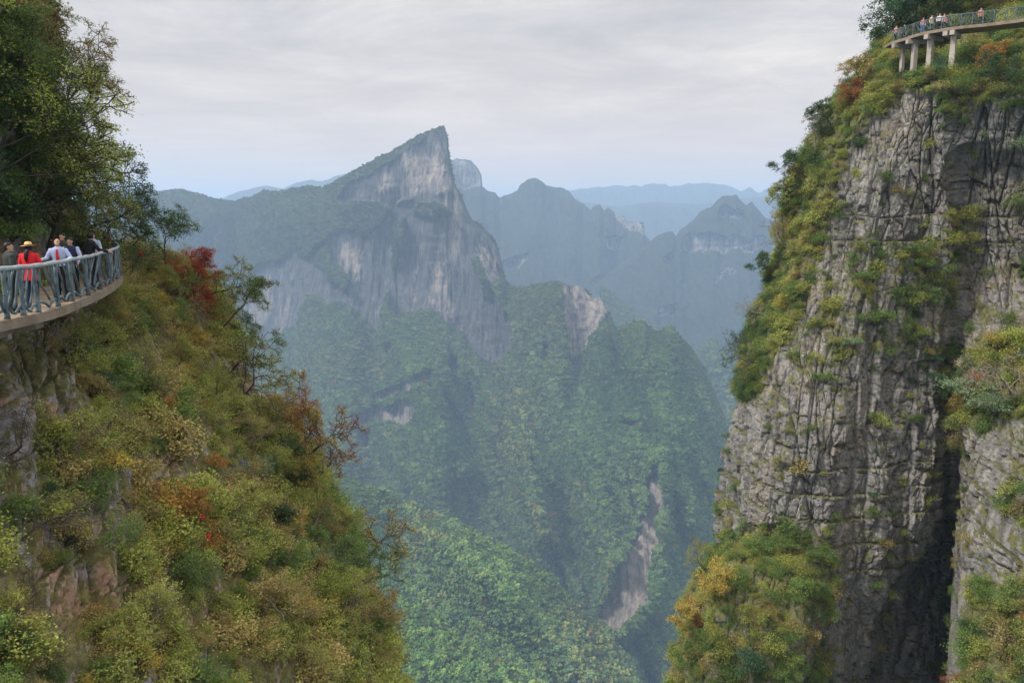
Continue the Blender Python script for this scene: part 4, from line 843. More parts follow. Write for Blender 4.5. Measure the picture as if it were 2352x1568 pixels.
for a in [
 (2010, 175, 'farA', 130, 'dark', (-.3, 0), 'dark tree leaning to the sky left of the high walkway', 'tree'),
 (2045, 130, 'farA', 120, 'dark', (-.2, 0), 'dark round tree at the left end of the high railing', 'tree'),
 (2095, 70, 'farA', 120, 'teal', (-.3, 0), 'dark green tree behind the left half of the high railing', 'tree'),
 (2120, 20, 'farA', 110, 'dark', (-.4, 0), 'dark tree against the sky at the top edge, left of the high walkway\'s middle', 'tree'),
 (2060, 60, 'farB', 120, 'dark', (-.3, 0), 'dark thin tree over the left end of the high railing', 'tree'),
 (2150, 40, 'farA', 110, 'green', (-.1, 0), 'light green tree behind the middle of the high railing', 'tree'),
 (2230, 30, 'farA', 100, 'dark', (0, 0), 'dark green tree at the top edge above the high railing', 'tree'),
 (2300, 10, 'farB', 90, 'mixed', (0, 0), 'green and rust tree in the top right corner above the railing', 'tree'),
 (1985, 200, 'farB', 90, 'brown', (-.5, 0), 'brown thin tree on the skyline below the high walkway', 'tree'),
 (1940, 255, 'farA', 70, 'rust', (-.2, 0), 'reddish tree on the skyline of the right cliff', 'tree'),
 (1905, 290, 'farB', 80, 'dark', (-.5, 0), 'dark airy tree on the skyline under the reddish one', 'tree'),
 (1870, 345, 'bare', 90, 'brown', (-.5, 0), 'bare twiggy tree sticking out of the skyline, uppermost on the right cliff', 'tree'),
 (1842, 400, 'farB', 80, 'dark', (-.6, 0), 'dark tree on the skyline beside the light grey rock face', 'tree'),
 (1812, 470, 'farB', 80, 'olive', (-.6, 0), 'olive tree on the skyline at the far mountain\'s height', 'tree'),
 (1800, 560, 'bare', 80, 'brown', (-.7, 0), 'bare forked tree on the skyline in front of the blue pyramid mountain', 'tree'),
 (1780, 620, 'farB', 70, 'dark', (-.8, 0), 'dark tree jutting from the cliff edge beside the blue haze', 'tree'),
 (1755, 720, 'bare', 70, 'olive', (-.8, 0), 'small bare tree on the cliff edge over the blue haze', 'tree'),
 (1735, 830, 'airy', 100, 'dark', (-1.0, 0), 'thin dark tree reaching level out from the cliff edge over the valley', 'tree'),
 (1712, 900, 'bushB', 26, 'teal', (0, 0), 'dark green shrub at the foot of the wooded cliff edge', 'shrub'),
 (2100, 580, 'pad', 34, 'green', (0, 0), 'bright green shrub on the ledge under the light grey face', 'shrub'),
 (2125, 610, 'pad', 36, 'green', (0, 0), 'wide green shrub at the lower right of the bright one', 'shrub'),
 (1990, 640, 'pad', 30, 'green', (0, 0), 'green shrub in the middle of the cliff', 'shrub'),
 (2010, 735, 'pad', 46, 'green', (0, 0), 'large green flat topped shrub halfway up the cliff', 'shrub'),
 (1960, 790, 'pad', 26, 'silver', (0, 0), 'pale shrub under the large flat topped shrub', 'shrub'),
 (2120, 770, 'pad', 24, 'green', (0, 0), 'small green shrub left of the shaded cleft', 'shrub'),
 (2140, 820, 'pad', 22, 'teal', (0, 0), 'dark green shrub lower in the cleft\'s left side', 'shrub'),
 (2155, 865, 'pad', 24, 'teal', (0, 0), 'dark green shrub lowest on the cleft\'s left side', 'shrub'),
 (1890, 870, 'pad', 30, 'green', (0, 0), 'green shrub on top of the bare lower rock face', 'shrub'),
 (1860, 980, 'pad', 14, 'green', (0, 0), 'small green tuft growing alone on the bare lower face', 'shrub'),
 (2000, 1135, 'pad', 14, 'teal', (0, 0), 'small dark tuft on a crack of the bare lower face', 'shrub'),
 (1740, 1260, 'pad', 44, 'green', (0, 0), 'green shrub at the top left of the lower ledge', 'shrub'),
 (1800, 1250, 'pad', 36, 'green', (0, 0), 'green shrub at the top of the lower ledge', 'shrub'),
 (1860, 1340, 'pad', 30, 'green', (0, 0), 'dome shaped green shrub at the right end of the lower ledge', 'shrub'),
 (1690, 1330, 'bushA', 40, 'green', (0, 0), 'green shrub on the outer corner of the lower ledge', 'shrub'),
 (1640, 1380, 'farA', 90, 'ochre', (-.4, 0), 'golden tree leaning out from the lower ledge', 'tree'),
 (1600, 1440, 'farB', 90, 'ochre', (-.5, 0), 'thin golden tree at the tip of the lower ledge', 'tree'),
 (1625, 1310, 'airy', 90, 'olive', (-.5, 0), 'olive airy tree over the tip of the lower ledge', 'tree'),
 (1590, 1540, 'farB', 100, 'mixed2', (-.4, 0), 'yellow green tree at the bottom edge left of the cliff', 'tree'),
 (1720, 1530, 'bushB', 50, 'teal', (0, 0), 'dark green shrub at the bottom of the ledge', 'shrub'),
 (1800, 1545, 'pad', 40, 'green', (0, 0), 'green shrub at the bottom edge under the ledge', 'shrub'),
 (2225, 905, 'pad', 62, 'silver', (0, 0), 'large pale green bush overhanging the dark cleft', 'shrub'),
 (2290, 940, 'pad', 60, 'silver', (0, 0), 'pale green bush right of the one overhanging the cleft', 'shrub'),
 (2190, 880, 'pad', 40, 'mixed2', (0, 0), 'ochre tipped bush at the brink of the dark cleft', 'shrub'),
 (2335, 800, 'bushA', 50, 'lime', (0, 0), 'yellow green bush at the right border', 'shrub'),
 (2290, 800, 'bushC', 46, 'ochre', (0, 0), 'ochre bush behind the dead tree', 'shrub'),
 (2315, 905, 'bare', 170, 'brown', (-.7, 0), 'dead grey tree slanting out above the pale green bush', 'tree'),
 (2345, 350, 'bushA', 40, 'silver', (0, 0), 'light green bush on the right border beside the upper rocks', 'shrub'),
 (2335, 480, 'bushA', 40, 'green', (0, 0), 'green bush on the right border above the overhang', 'shrub'),
 (2320, 210, 'farA', 90, 'dark', (0, 0), 'dark spreading tree on the right border below the high walkway', 'tree'),
 (2270, 160, 'farB', 70, 'orange', (0, 0), 'small orange tree right of the tallest pillar', 'tree'),
 (2235, 140, 'bushA', 36, 'green', (0, 0), 'green bush beside the tallest pillar', 'shrub'),
 (2080, 150, 'bushA', 34, 'green', (0, 0), 'green bush hiding the foot of the second pillar from the left', 'shrub'),
 (2122, 150, 'bushB', 34, 'olive', (0, 0), 'olive bush hiding the foot of the middle pillar', 'shrub'),
 (2186, 158, 'bushA', 38, 'teal', (0, 0), 'dark green bush around the foot of the tallest pillar', 'shrub'),
 (2130, 175, 'bushA', 32, 'olive', (0, 0), 'olive bush on the slope just under the middle pillar', 'shrub'),
 (2200, 215, 'bushA', 40, 'green', (0, 0), 'green bush on top of the light grey face', 'shrub'),
 (2145, 1545, 'bushB', 40, 'green', (0, 0), 'bright green bush at the bottom of the dark cleft', 'shrub'),
 (2330, 1390, 'bushA', 60, 'green', (0, 0), 'green bush on the right buttress low down', 'shrub'),
 (2260, 1370, 'bushB', 40, 'green', (0, 0), 'green bush on the brink of the right buttress', 'shrub'),
 (2320, 1480, 'bushC', 70, 'brown', (0, 0), 'brown bush near the bottom right corner', 'shrub'),
 (2320, 1170, 'bushA', 34, 'green', (0, 0), 'green bush on the bare right buttress', 'shrub'),
]:
    k = a[2]; PP = at(a[0] + 30, a[1] - 28, 104) if a[1] < 180 and a[0] < 2050 else None
    place(RC, a[0], a[1], k, a[3], a[4], a[6], a[7], G3, lean=a[5], pale=(k == 'bare'), P=PP)
# ---------------------------------------------------------------- walkways
CONC = plain('weathered_concrete', (.21, .17, .125), .9, .3, 1.6, .4, .02)
RAILM = plain('grey_rail', (.30, .35, .37), .55, .25, 9, .5, .006)
BALM = plain('blue_grey_branch_rail', (.085, .12, .135), .5, .6, 5, .6, .006)
def catmull(pts, n=8):
    P = [Vector(p) for p in pts]; P = [P[0] * 2 - P[1]] + P + [P[-1] * 2 - P[-2]]; out = []
    for i in range(1, len(P) - 2):
        for k in range(n):
            t = k / n; out.append(.5 * ((2 * P[i]) + (P[i + 1] - P[i - 1]) * t + (2 * P[i - 1] - 5 * P[i] + 4 * P[i + 1] - P[i + 2]) * t * t + (3 * P[i] - P[i - 1] - 3 * P[i + 1] + P[i + 2]) * t ** 3))
    out.append(P[-2].copy()); return out
def by_z(px, py, z): Y = -z / slope_t(py); return Vector(tuple(float(v) for v in at(px, py, Y)))
class Path:
    def __init__(s, pts):
        s.p = pts; s.d = [0]
        for a, b in zip(pts[:-1], pts[1:]): s.d.append(s.d[-1] + (b - a).length)
        s.L = s.d[-1]
    def at(s, t):
        t = max(0, min(s.L, t))
        for i in range(len(s.p) - 1):
            if s.d[i + 1] >= t:
                k = (t - s.d[i]) / max(1e-6, s.d[i + 1] - s.d[i]); return s.p[i].lerp(s.p[i + 1], k), (s.p[i + 1] - s.p[i]).normalized()
        return s.p[-1].copy(), (s.p[-1] - s.p[-2]).normalized()
    def nearest_px(s, px):
        best = None
        for k in range(400):
            q, _ = s.at(s.L * k / 399); d = abs(float(proj(tuple(q))[0]) - px)
            if best is None or d < best[0] - 1e-6: best = (d, s.L * k / 399)
        return best[1]
def walkway(name, label, edge, inward, width, th, posts, nbal, rmain, seed, sides=7, kerb=.16, rise=1.13, hm=None):
    """deck, kerb, handrail and branch-shaped balusters along a curved outer edge"""
    rng = random.Random(seed); root = empty(name, tuple(edge[0])); tag(root, label, 'walkway')
    o0 = Vector(edge[0]); E = [p - o0 for p in edge]; path = Path(E); n = len(E)
    nr = []
    for i in range(n):
        t = (E[min(i + 1, n - 1)] - E[max(i - 1, 0)]).normalized(); q = Vector((-t.y, t.x, 0))
        if q.dot(inward) < 0: q = -q
        nr.append(q)
    def strip(z0, z1, a0, a1):
        V = []; Fs = []
        for i in range(n):
            for (a, z) in ((a0, z1), (a1, z1), (a1, z0), (a0, z0)): V.append(tuple(E[i] + nr[i] * a + Vector((0, 0, z))))
        for i in range(n - 1):
            for k in range(4): Fs.append((i * 4 + k, i * 4 + (k + 1) % 4, i * 4 + 4 + (k + 1) % 4, i * 4 + 4 + k))
        Fs += [(3, 2, 1, 0), tuple((n - 1) * 4 + k for k in range(4))]; return V, Fs
    m = MB(); m.add(*strip(-th, 0, 0, width)); m.build('deck', CONC, root, sm=False)
    m = MB(); m.add(*strip(.003, .05, .02, kerb)); m.build('kerb', CONC, root, sm=False)
    off = kerb * .5 + .02
    def on(t, z, side=0.0):
        p, d = path.at(t); q = Vector((-d.y, d.x, 0)); q = -q if q.dot(inward) < 0 else q
        return p + q * (off + side) + Vector((0, 0, z))
    k = max(20, int(path.L / .35)); m = MB()
    m.tube([on(path.L * i / k, rise + .012 * rng.uniform(-1, 1)) for i in range(k + 1)], [rmain * (1 + .14 * rng.uniform(-1, 1)) for _ in range(k + 1)], 10)
    m.build('handrail', hm or RAILM, root)
    for t in posts:
        m = MB(); pts = [on(t, z, rng.uniform(-.012, .012)) + Vector((rng.uniform(-.012, .012), 0, 0)) for z in (.0, .12, .3, .55, .8, rise)]
        m.tube(pts, [rmain * q for q in (1.5, 1.15, .95, .9, .9, .95)], 8); m.build('post', BALM, root)
    for a, b in zip(posts[:-1], posts[1:]):
        w = b - a; flip = rng.random() < .5
        m = MB(); j = 6; m.tube([on(a + w * i / j, .2 + .09 * math.sin(i * 1.7 + rng.uniform(-.6, .6)) + (.05 if i in (0, j) else 0)) for i in range(j + 1)], rmain * .62, sides); m.build('bottom_branch', BALM, root)
        for i in range(nbal):
            f0 = (i + .5) / nbal; fan = .62 * (1 if flip else -1) * (1 - (f0 if flip else 1 - f0) * .5)
            t0 = a + w * max(.03, min(.97, f0 - fan * .9)); t1 = a + w * max(.03, min(.97, f0 + fan * .25)); pts = []
            zb = .18 + .12 * rng.random(); zt = rise - .02
            kk = 7; ph = rng.uniform(0, 6.28); am = w * .045
            for q in range(kk + 1):
                u = q / kk; e = u ** .75 if flip else u ** .85
                pts.append(on(t0 + (t1 - t0) * e + am * math.sin(ph + u * 5.2) * math.sin(PI * u) * 1.6 , zb + (zt - zb) * u, .02 * math.sin(ph * 2 + u * 4)))
            m = MB(); r = rmain * rng.uniform(.42, .6); m.tube(pts, [r * (1.15 - .3 * q / kk) for q in range(kk + 1)], sides)
            if i % 2 == 0:
                q = pts[3]; m.tube([tuple(q), tuple(q.lerp(on(t1 + w * .10, zt), .5) + Vector((0, 0, .03))), tuple(on(min(b - .03 * w, t1 + w * .13), zt))], [r * .8, r * .65, r * .6], sides)
            m.build('baluster', BALM, root)
    return root, path, o0, on
ZD = -2.22
le = catmull([by_z(px, py, ZD) for px, py in ((-190, 784), (-90, 765), (0, 744), (60, 731), (119, 717), (160, 703), (195, 689), (222, 677.5), (243, 667), (262, 655.5), (276, 644.5), (283, 634), (281, 625), (268, 616))], 6)
inw = Vector((-.94, -.2, 0))
tmp = Path(le); pp = [tmp.nearest_px(x) for x in (-60, -18, 28, 64, 99, 145, 178, 211, 241, 262)]
last = pp[-1]; pp += [last + (tmp.L - last) * q for q in (.22, .45, .7, .98)]
wl, lpath, lo, lon = walkway('walkway', 'curved concrete cliff walkway with a branch shaped grey railing and people on it', le, inw, 2.1, .17, pp, 3, .052, 5)
for px, ln, wd in ((28, 1.9, .34), (112, 1.9, .42), (196, 1.9, .34), (238, 1.8, .30), (268, 1.6, .3)):
    t = tmp.nearest_px(px); p, d = lpath.at(t); q = Vector((-d.y, d.x, 0)); q = -q if q.dot(inw) < 0 else q
    V = []
    for a, dp in ((.22, .18), (ln + .6, .55)):
        for sgn, zz_ in ((-1, -.173), (1, -.173), (1, -.173 - dp), (-1, -.173 - dp)): V.append(tuple(p + q * a + d * sgn * wd / 2 + Vector((0, 0, zz_))))
    m = MB(); m.add(V, [(0, 1, 2, 3), (7, 6, 5, 4), (0, 4, 5, 1), (1, 5, 6, 2), (2, 6, 7, 3), (3, 7, 4, 0)]); m.build('bracket', CONC, wl, sm=False)
# the high walkway on the right cliff
ZR = 18.3
re_ = catmull([by_z(px, py, ZR) for px, py in ((2032, 106), (2046.6, 97.4), (2079.7, 87.3), (2112.8, 76.8), (2160.6, 67.5), (2210, 60.5), (2258, 55.8), (2310, 49.5), (2352, 44), (2420, 34), (2500, 22))], 5)
tr2 = Path(re_); pr = [tr2.nearest_px(2046)] + [tr2.nearest_px(1921.6 + z * .1838) for z in (775, 850, 940, 1045, 1165, 1300, 1425, 1550, 1690, 1830, 1960, 2100, 2240, 2350)]
wr, rpath, ro, ron = walkway('walkway', 'high concrete walkway on pillars round the top of the right cliff', re_, Vector((.6, .8, 0)), 2.6, .24, pr, 4, .042, 9, sides=5, rise=1.15, hm=BALM)
PILM = plain('pale_pillar_concrete', (.33, .30, .26), .9, .25, .8, .3, .02)
for zx, zb, wd, back in ((732, 610, .34, 1.0), (912, 850, .44, .7), (1140, 880, .46, .7), (1368, 742, .34, 2.1), (1455, 915, .46, .6)):
    px = 1921.6 + zx * .1838; t = tr2.nearest_px(px); p, d = rpath.at(t); q = Vector((-d.y, d.x, 0)); q = -q if q.dot(Vector((.6, .8, 0))) < 0 else q
    c = p + q * back; base = ro + c; H = 4.6 + .8 * (zb > 700)
    m = MB(); m.box((c.x, c.y, -.72 - H / 2), (wd, wd, H), math.atan2(d.y, d.x), 1.15); m.build('pillar', PILM, wr, sm=False)
    m = MB(); m.box((p.x + q.x * 1.1, p.y + q.y * 1.1, -.513), (.42, 2.7, .42), math.atan2(d.y, d.x)); m.build('beam', PILM, wr, sm=False)
# ---------------------------------------------------------------- people
SKIN = plain('skin', (.42, .25, .17), .55, .08, 3); HAIR = plain('black_hair', (.012, .010, .010), .5, .3, 30); SHOE = plain('dark_shoes', (.02, .018, .016), .5, .2, 10)
def cloth(name, col): return plain(name, col, .85, .14, 9, .35, .006)
CL = {k: cloth(k + '_cloth', v) for k, v in {'charcoal': (.035, .042, .040), 'scarlet': (.62, .018, .030), 'navy': (.018, .028, .065), 'pale_blue': (.38, .45, .66), 'black': (.010, .011, .013), 'denim': (.02, .035, .085),
      'beige': (.50, .44, .30), 'pink': (.50, .26, .28), 'white': (.55, .53, .54), 'blue': (.10, .22, .48), 'tie_red': (.55, .03, .03), 'straw': (.62, .42, .20), 'band': (.30, .05, .03), 'orange': (.42, .2, .12)}.items()}
def person(label, X, Y, Z, yaw, H=1.70, top='black', bottom='black', arms=None, lean=0.0, head=(0, 0), kind='shirt', hair='short', vox=.009, extras=(), shoulder=.185, slim=1.0, group=None):
    """yaw: which way the figure faces, 0 = away from the viewer, pi = towards the viewer"""
    root = empty('person', (X, Y, Z), yaw); tag(root, label, 'person', group); s = H / 1.72; root.scale = (s, s, s)
    A = arms or {'L': ((-.25, -.02, 1.14), (-.24, .10, .90)), 'R': ((.25, -.02, 1.14), (.24, .10, .90))}
    lx = lambda z: lean * max(0, z - .95)                                   # forward lean of the trunk
    sh = {'L': Vector((-shoulder, lx(1.40), 1.395)), 'R': Vector((shoulder, lx(1.40), 1.395))}
    hc = Vector((0, lx(1.6) + .015 + head[1] * .05, 1.60)); b = MB()
    torso = [(.93, .155, .105), (1.05, .14, .10), (1.2, .15, .105), (1.33, .178, .11), (1.39, .185, .10), (1.435, .155, .088), (1.465, .10, .075), (1.49, .062, .058)]
    def rings(grow, z0=.0, z1=9, flare=0):
        R = []
        for z, rx, ry in torso:
            if z0 <= z <= z1:
                g = grow + flare * max(0, 1.15 - z); R.append(((0, lx(z), z), ((rx * slim + g), 0, 0), (0, ry + g, 0)))
        return R
    b.rings(rings(0), 14); b.tube([(0, lx(1.42), 1.42), (0, lx(1.5) + .005, 1.5), tuple(hc - Vector((0, .005, .03)))], [.062, .052, .05], 10)
    rot = Matrix.Rotation(-head[0], 3, 'Z') @ Matrix.Rotation(-head[1], 3, 'X')
    hm = MB(); hm.ball((0, 0, .01), (.076, .094, .098), 9); hm.ball((0, .022, -.045), (.056, .066, .070), 8); hm.ball((0, .092, -.012), (.013, .018, .022), 5); hm.ball((0, .084, -.055), (.024, .012, .010), 5)
    hm.ball((-.078, -.005, -.01), (.010, .018, .028), 5); hm.ball((.078, -.005, -.01), (.010, .018, .028), 5); hm.ball((0, .078, .028), (.05, .014, .012), 5); hm.ball((0, .066, -.095), (.028, .022, .018), 5)
    off = b.n; V = np.concatenate(hm.v); V = V @ np.array(rot).T + np.array(hc); b.add(V, hm.f)
    slv = MB(); tro = MB(); shoe = MB()
    for k in 'LR':
        sx_ = -1 if k == 'L' else 1; e, wv = Vector(A[k][0]), Vector(A[k][1])
        b.tube([sh[k], sh[k].lerp(e, .5), e, e.lerp(wv, .5), wv], [.048, .044, .036, .033, .024], 10); b.ball(tuple(sh[k]), .052, 6); b.ball(tuple(e), .036, 5)
        slv.tube([sh[k] + Vector((-sx_ * .02, 0, .0)), sh[k].lerp(e, .5), e, e.lerp(wv, .5), e.lerp(wv, .9)], [.066, .062, .055, .048, .042], 10); slv.ball(tuple(sh[k]), .064, 6); slv.ball(tuple(e), .055, 6)
        fd = (wv - e).normalized(); sd_ = fd.cross(Vector((0, 0, 1)))
        if sd_.length < .2: sd_ = fd.cross(Vector((0, 1, 0)))
        sd_.normalize(); up = sd_.cross(fd).normalized(); dn = -up if up.z > 0 else up
        b.tube([wv, wv + fd * .045, wv + fd * .085], [.026, .032, .028], 8)
        for f_, (o_, ln) in enumerate(((-.027, .062), (-.009, .072), (.010, .068), (.027, .054))):
            r0 = wv + fd * .080 + sd_ * o_; b.tube([r0, r0 + fd * ln * .45 + dn * .010, r0 + fd * ln * .8 + dn * .030, r0 + fd * ln * .9 + dn * .046], [.0098, .0094, .0088, .0078], 6)
        r0 = wv + fd * .03 + sd_ * (-.028 * sx_); b.tube([r0, r0 + fd * .03 - sd_ * .024 * sx_ + dn * .01, r0 + fd * .055 - sd_ * .026 * sx_ + dn * .026], [.0125, .011, .009], 6)
        hx = .088 * sx_; b.tube([(hx, 0, .93), (hx * 1.05, .012, .70), (hx * 1.1, .012, .48), (hx * 1.12, -.01, .28), (hx * 1.12, 0, .08)], [.088, .075, .055, .05, .036], 10)
        b.tube([(hx * 1.12, -.045, .045), (hx * 1.15, .06, .04), (hx * 1.2, .15, .03)], [.034, .036, .026], 8)
        tro.tube([(hx, 0, .95), (hx * 1.05, .012, .70), (hx * 1.1, .014, .48), (hx * 1.12, -.008, .28), (hx * 1.12, 0, .07)], [.108, .094, .075, .068, .062], 12)
        shoe.tube([(hx * 1.12, -.07, .042), (hx * 1.13, 0, .055), (hx * 1.17, .1, .045), (hx * 1.2, .17, .035)], [.036, .045, .045, .030], 10)
    tro.rings([((0, 0, .86), (.15, 0, 0), (0, .11, 0)), ((0, 0, .95), (.17 * slim, 0, 0), (0, .122, 0)), ((0, 0, 1.02), (.158 * slim, 0, 0), (0, .115, 0))], 14)
    b.remeshed('body', SKIN, root, vox, 2)
    tro.remeshed('trousers', CL[bottom], root, max(vox, .014), 3); shoe.remeshed('shoes', SHOE, root, max(vox, .012), 2)
    g = {'shirt': .014, 'jacket': .030, 'coat': .030, 'vest': .014}[kind]
    body = MB(); zl = {'shirt': .98, 'jacket': .86, 'coat': .74, 'vest': .98}[kind]; R = rings(g, flare=.04 if kind == 'coat' else 0)
    r0 = R[0]; lowx = (.165 + g + (.035 if kind == 'coat' else .0)); R = [((0, 0, zl), (lowx, 0, 0), (0, .115 + g + (.02 if kind == 'coat' else 0), 0))] + R
    R[-1] = (R[-1][0], (.078, 0, 0), (0, .068, 0)); body.rings(R, 16)
    if kind == 'vest':
        body.remeshed('shirt', CL['pale_blue'], root, max(vox, .013), 3) if False else None
        slv.remeshed('shirt_sleeves', CL['pale_blue'], root, max(vox, .013), 3)
        body.remeshed('vest', CL[top], root, max(vox, .013), 3)
    else:
        for v_, f_ in ((np.concatenate(slv.v), slv.f),): body.add(v_, f_)
        body.rings([((0, lx(1.44), 1.44), (.105, 0, 0), (0, .082, 0)), ((0, lx(1.5) - .004, 1.505), (.068, 0, 0), (0, .066, 0))], 12)
        body.remeshed({'shirt': 'shirt', 'jacket': 'jacket', 'coat': 'coat'}[kind], CL[top], root, max(vox, .013), 3)
    def on_head(V): return np.asarray(V) @ np.array(rot).T + np.array(hc)
    def shell(c, r, keep, name, mat, n=14):
        t = MB(); t.ball(c, r, n); V = np.concatenate(t.v); Fs = [f for f in t.f if keep(V[list(f)].mean(0))]
        q = MB(); q.add(on_head(V), Fs); me = q.mesh(name); o = link(name, me, mat, root)
        so_ = o.modifiers.new('t', 'SOLIDIFY'); so_.thickness = .012; so_.offset = 0; return o
    if hair == 'short': shell((0, -.012, .022), (.086, .101, .104), lambda c: (c[2] > .045 or c[1] < -.012) and c[2] > -.055 and not (c[1] > .055 and c[2] < .075), 'hair', HAIR)
    if hair == 'bald': shell((0, -.014, .010), (.084, .100, .098), lambda c: c[1] < .03 and -.05 < c[2] < .07, 'hair', HAIR)
    if hair == 'pony':
        shell((0, -.012, .018), (.087, .103, .104), lambda c: (c[2] > .045 or c[1] < .0) and c[2] > -.07 and not (c[1] > .055), 'hair', HAIR)
        t = MB(); t.tube([tuple(on_head([(0, -.085, -.02)])[0]), tuple(on_head([(0, -.135, -.06)])[0]), (0, -.155 + lx(1.42), 1.44), (-.01, -.165, 1.32), (-.005, -.155, 1.22)], [.03, .048, .052, .044, .012], 10); t.build('ponytail', HAIR, root)
    if hair == 'long': shell((0, -.012, .018), (.090, .105, .108), lambda c: (c[2] > .045 or c[1] < .02) and not (c[1] > .055), 'hair', HAIR)
    t = MB()
    for sx_ in (-1, 1): t.ball(tuple(on_head([(sx_ * .030, .083, .008)])[0]), (.011, .008, .0065), 5)
    t.build('eyes', HAIR, root)
    if 'tie' in extras:
        y0 = .125 + lx(1.4); V = []; pr_ = [(1.455, .018, .070 + lx(1.45)), (1.40, .024, .118 + lx(1.4)), (1.25, .034, .132 + lx(1.25)), (1.10, .045, .130 + lx(1.1)), (1.02, .004, .132)]
        for z, w_, y_ in pr_: V += [(-w_, y_ + .012, z), (w_, y_ + .012, z), (w_, y_ - .005, z), (-w_, y_ - .005, z)]
        Fs = [(i * 4 + k, i * 4 + (k + 1) % 4, i * 4 + 4 + (k + 1) % 4, i * 4 + 4 + k) for i in range(4) for k in range(4)] + [(3, 2, 1, 0), (16, 17, 18, 19)]
        t = MB(); t.add(V, Fs); t.build('tie', CL['tie_red'], root, sm=False)
    if 'hat' in extras:
        t = MB(); R = [(.050, .088, .104), (.052, .185, .20), (.062, .19, .205), (.066, .093, .108), (.13, .080, .098), (.155, .062, .080), (.16, .02, .03)]
        t.rings([(tuple(on_head([(0, 0, z)])[0]), (rx, 0, .02 * (rx > .15)), (0, ry, .0)) for z, rx, ry in R], 24); h_ = t.build('straw_hat', CL['straw'], root)
        t = MB(); t.rings([(tuple(on_head([(0, 0, z)])[0]), (rx, 0, 0), (0, rx + .015, 0)) for z, rx in ((.069, .0945), (.095, .091))], 24); t.build('hat_band', CL['band'], h_)
    return root
def stand(px, Y, z=ZD): p = at(px, 500, Y); return float(p[0]), float(Y), z + .003
GP = 'people on the near walkway'
RL = lambda X_: X_
x, y, z = stand(12, 18.7); person('man in a dark charcoal jacket seen from behind at the photo\'s left border', x, y, z, -.75, 1.65, 'charcoal', 'black', kind='jacket', head=(.55, -.1), slim=1.12, group=GP)
x, y, z = stand(58, 19.7); person('woman in a red coat and straw hat with a long ponytail, seen from behind', x, y, z, .15, 1.60, 'scarlet', 'denim', kind='coat', hair='pony', head=(-.25, .05), extras=('hat',), slim=.92, group=GP,
       arms={'L': ((-.24, .02, 1.16), (-.14, .20, 1.12)), 'R': ((.27, .0, 1.17), (.16, .2, 1.10))})
x, y, z = stand(129, 21.3); person('balding man in a light blue shirt and red tie leaning on the railing', x, y, z, PI + .25, 1.68, 'pale_blue', 'black', kind='shirt', hair='bald', head=(-.1, -.55), lean=.18, extras=('tie',), slim=1.1, group=GP,
       arms={'L': ((-.30, .10, 1.18), (-.30, .40, 1.16)), 'R': ((.30, .08, 1.18), (.34, .38, 1.16))})
x, y, z = stand(140, 24.5); person('dark haired man half hidden behind the balding man\'s shoulder', x, y, z, PI - .2, 1.76, 'charcoal', 'black', kind='jacket', group=GP)
x, y, z = stand(156, 22.8); person('man in a navy vest over light sleeves facing the viewer', x, y, z, PI + .15, 1.66, 'navy', 'black', kind='vest', head=(.1, 0), slim=1.08, group=GP,
       arms={'L': ((-.27, .02, 1.15), (-.25, .2, .98)), 'R': ((.27, .02, 1.15), (.24, .2, .98))})
x, y, z = stand(198, 25.0); person('man in a black jacket with his back turned, hand on the railing', x, y, z, -.55, 1.76, 'black', 'black', kind='jacket', head=(-.5, 0), lean=.12, slim=1.1, group=GP,
       arms={'L': ((-.28, .02, 1.15), (-.22, .2, .95)), 'R': ((.30, .14, 1.20), (.36, .42, 1.13))})
x, y, z = stand(210, 27.5); person('man in a light blue shirt facing the viewer behind the one in black', x, y, z, PI - .1, 1.72, 'pale_blue', 'black', kind='shirt', group=GP,
       arms={'L': ((-.28, .05, 1.17), (-.30, .3, 1.10)), 'R': ((.27, .02, 1.15), (.24, .1, .92))})
GR = 'people on the high walkway'
def high(px, back, *a, **k):
    t = tr2.nearest_px(px); p, d = rpath.at(t); q = Vector((-d.y, d.x, 0)); q = -q if q.dot(Vector((.6, .8, 0))) < 0 else q; c = ro + p + q * back
    return person(a[0], c.x, c.y, c.z + .003, *a[1:], vox=.02, group=GR, **k)
high(2047, .45, 'tiny person in pink at the left end of the high railing', PI + .3, 1.68, top='pink', bottom='black', kind='shirt')
high(2051, 1.2, 'tiny person in dark clothes at the left end of the high railing', PI - .5, 1.74, top='charcoal', bottom='black', kind='jacket')
high(2106, .7, 'tiny person in a pink top and blue trousers behind the high railing', PI, 1.62, top='pink', bottom='blue', kind='shirt', hair='long')
high(2125, .9, 'tiny person in beige behind the high railing', PI + .4, 1.72, top='beige', bottom='charcoal', kind='jacket')
high(2148, .7, 'tiny person in white behind the middle of the high railing', PI - .3, 1.66, top='white', bottom='black', kind='shirt', hair='long')
high(2154, 1.2, 'tiny person in pale pink right of the one in white', PI + .2, 1.7, top='pink', bottom='charcoal', kind='jacket')
high(2250, .8, 'tiny person in orange on the right half of the high walkway', PI, 1.7, top='orange', bottom='charcoal', kind='jacket')
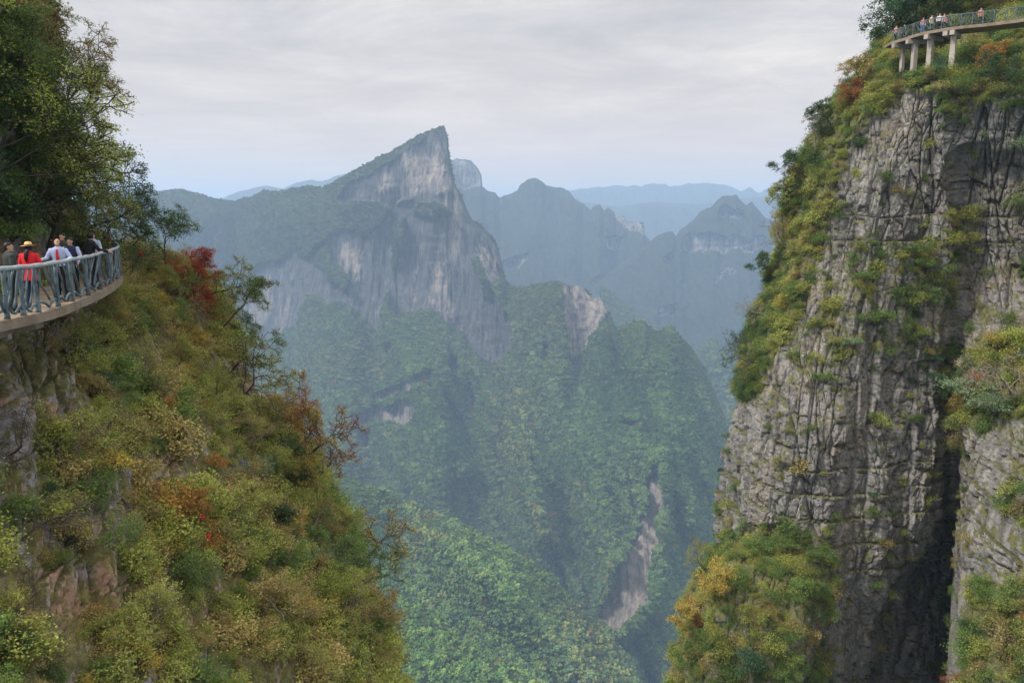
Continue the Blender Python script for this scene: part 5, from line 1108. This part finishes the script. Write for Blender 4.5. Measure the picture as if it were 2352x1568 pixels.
# ---------------------------------------------------------------- small things
REDP = plain('red_paint', (.50, .015, .02), .5, .15, 8)
def pole():
    t = tmp.nearest_px(276); p, d = lpath.at(tmp.L * .93); q = by_z(253, 606, -2.22); m = MB(); r = empty('red_pole', tuple(q)); tag(r, 'red pole with a banner standing at the far bend of the near walkway', 'pole')
    m.tube([(0, 0, 0), (0, 0, 1.6)], .03, 8); m.build('shaft', REDP, r)
    m = MB(); m.rings([((0, 0, .95), (.07, 0, 0), (0, .07, 0)), ((0, 0, 1.0), (.1, 0, 0), (0, .1, 0)), ((0, 0, 1.45), (.1, 0, 0), (0, .1, 0)), ((0, 0, 1.5), (.06, 0, 0), (0, .06, 0))], 12); m.build('banner', REDP, r)
pole()
def ribbon(P, h, label, mat, w_=.09):
    V = []; rr = random.Random(int(P[0] * 100))
    for i in range(7):
        u = i / 6; x_ = .25 * h * math.sin(u * 4 + rr.random()) * .5; y_ = .06 * math.cos(u * 6)
        for a, c in ((-1, -.006), (1, -.006), (1, .006), (-1, .006)): V.append((x_ + a * w_ * (.6 + .4 * u), y_ + c + .03 * a * math.sin(u * 5), -u * h))
    Fs = [(i * 4 + k, i * 4 + (k + 1) % 4, i * 4 + 4 + (k + 1) % 4, i * 4 + 4 + k) for i in range(6) for k in range(4)] + [(3, 2, 1, 0), (24, 25, 26, 27)]
    m = MB(); m.add(V, Fs); m.ball((0, 0, 0), (.05, .04, .035), 5); o = m.build('ribbon', mat, None); o.location = P; tag(o, label, 'ribbon', 'coloured ribbons tied in the branches')
MAG = plain('magenta_cloth', (.55, .05, .22), .7, .2, 9)
def rib(S, px, py, h, label, mat, w_=.09):
    p, nn = find(S, px, py); ribbon(tuple(p + nn * .9), h, label, mat, w_)
p = at(322, 573, 36.0); ribbon(tuple(p), .35, 'red ribbon hanging in the green tree right of the walkway end', REDP)
rib(LS, 518, 1145, .22, 'magenta cloth caught in the scrub beside the silvery green shrub', MAG, .08)
rib(LS, 425, 1232, .22, 'red ribbon in the middle of the slope, above the large orange tree', REDP, .05)
rib(LS, 432, 1262, .2, 'short red ribbon in the large orange tree', REDP, .06)
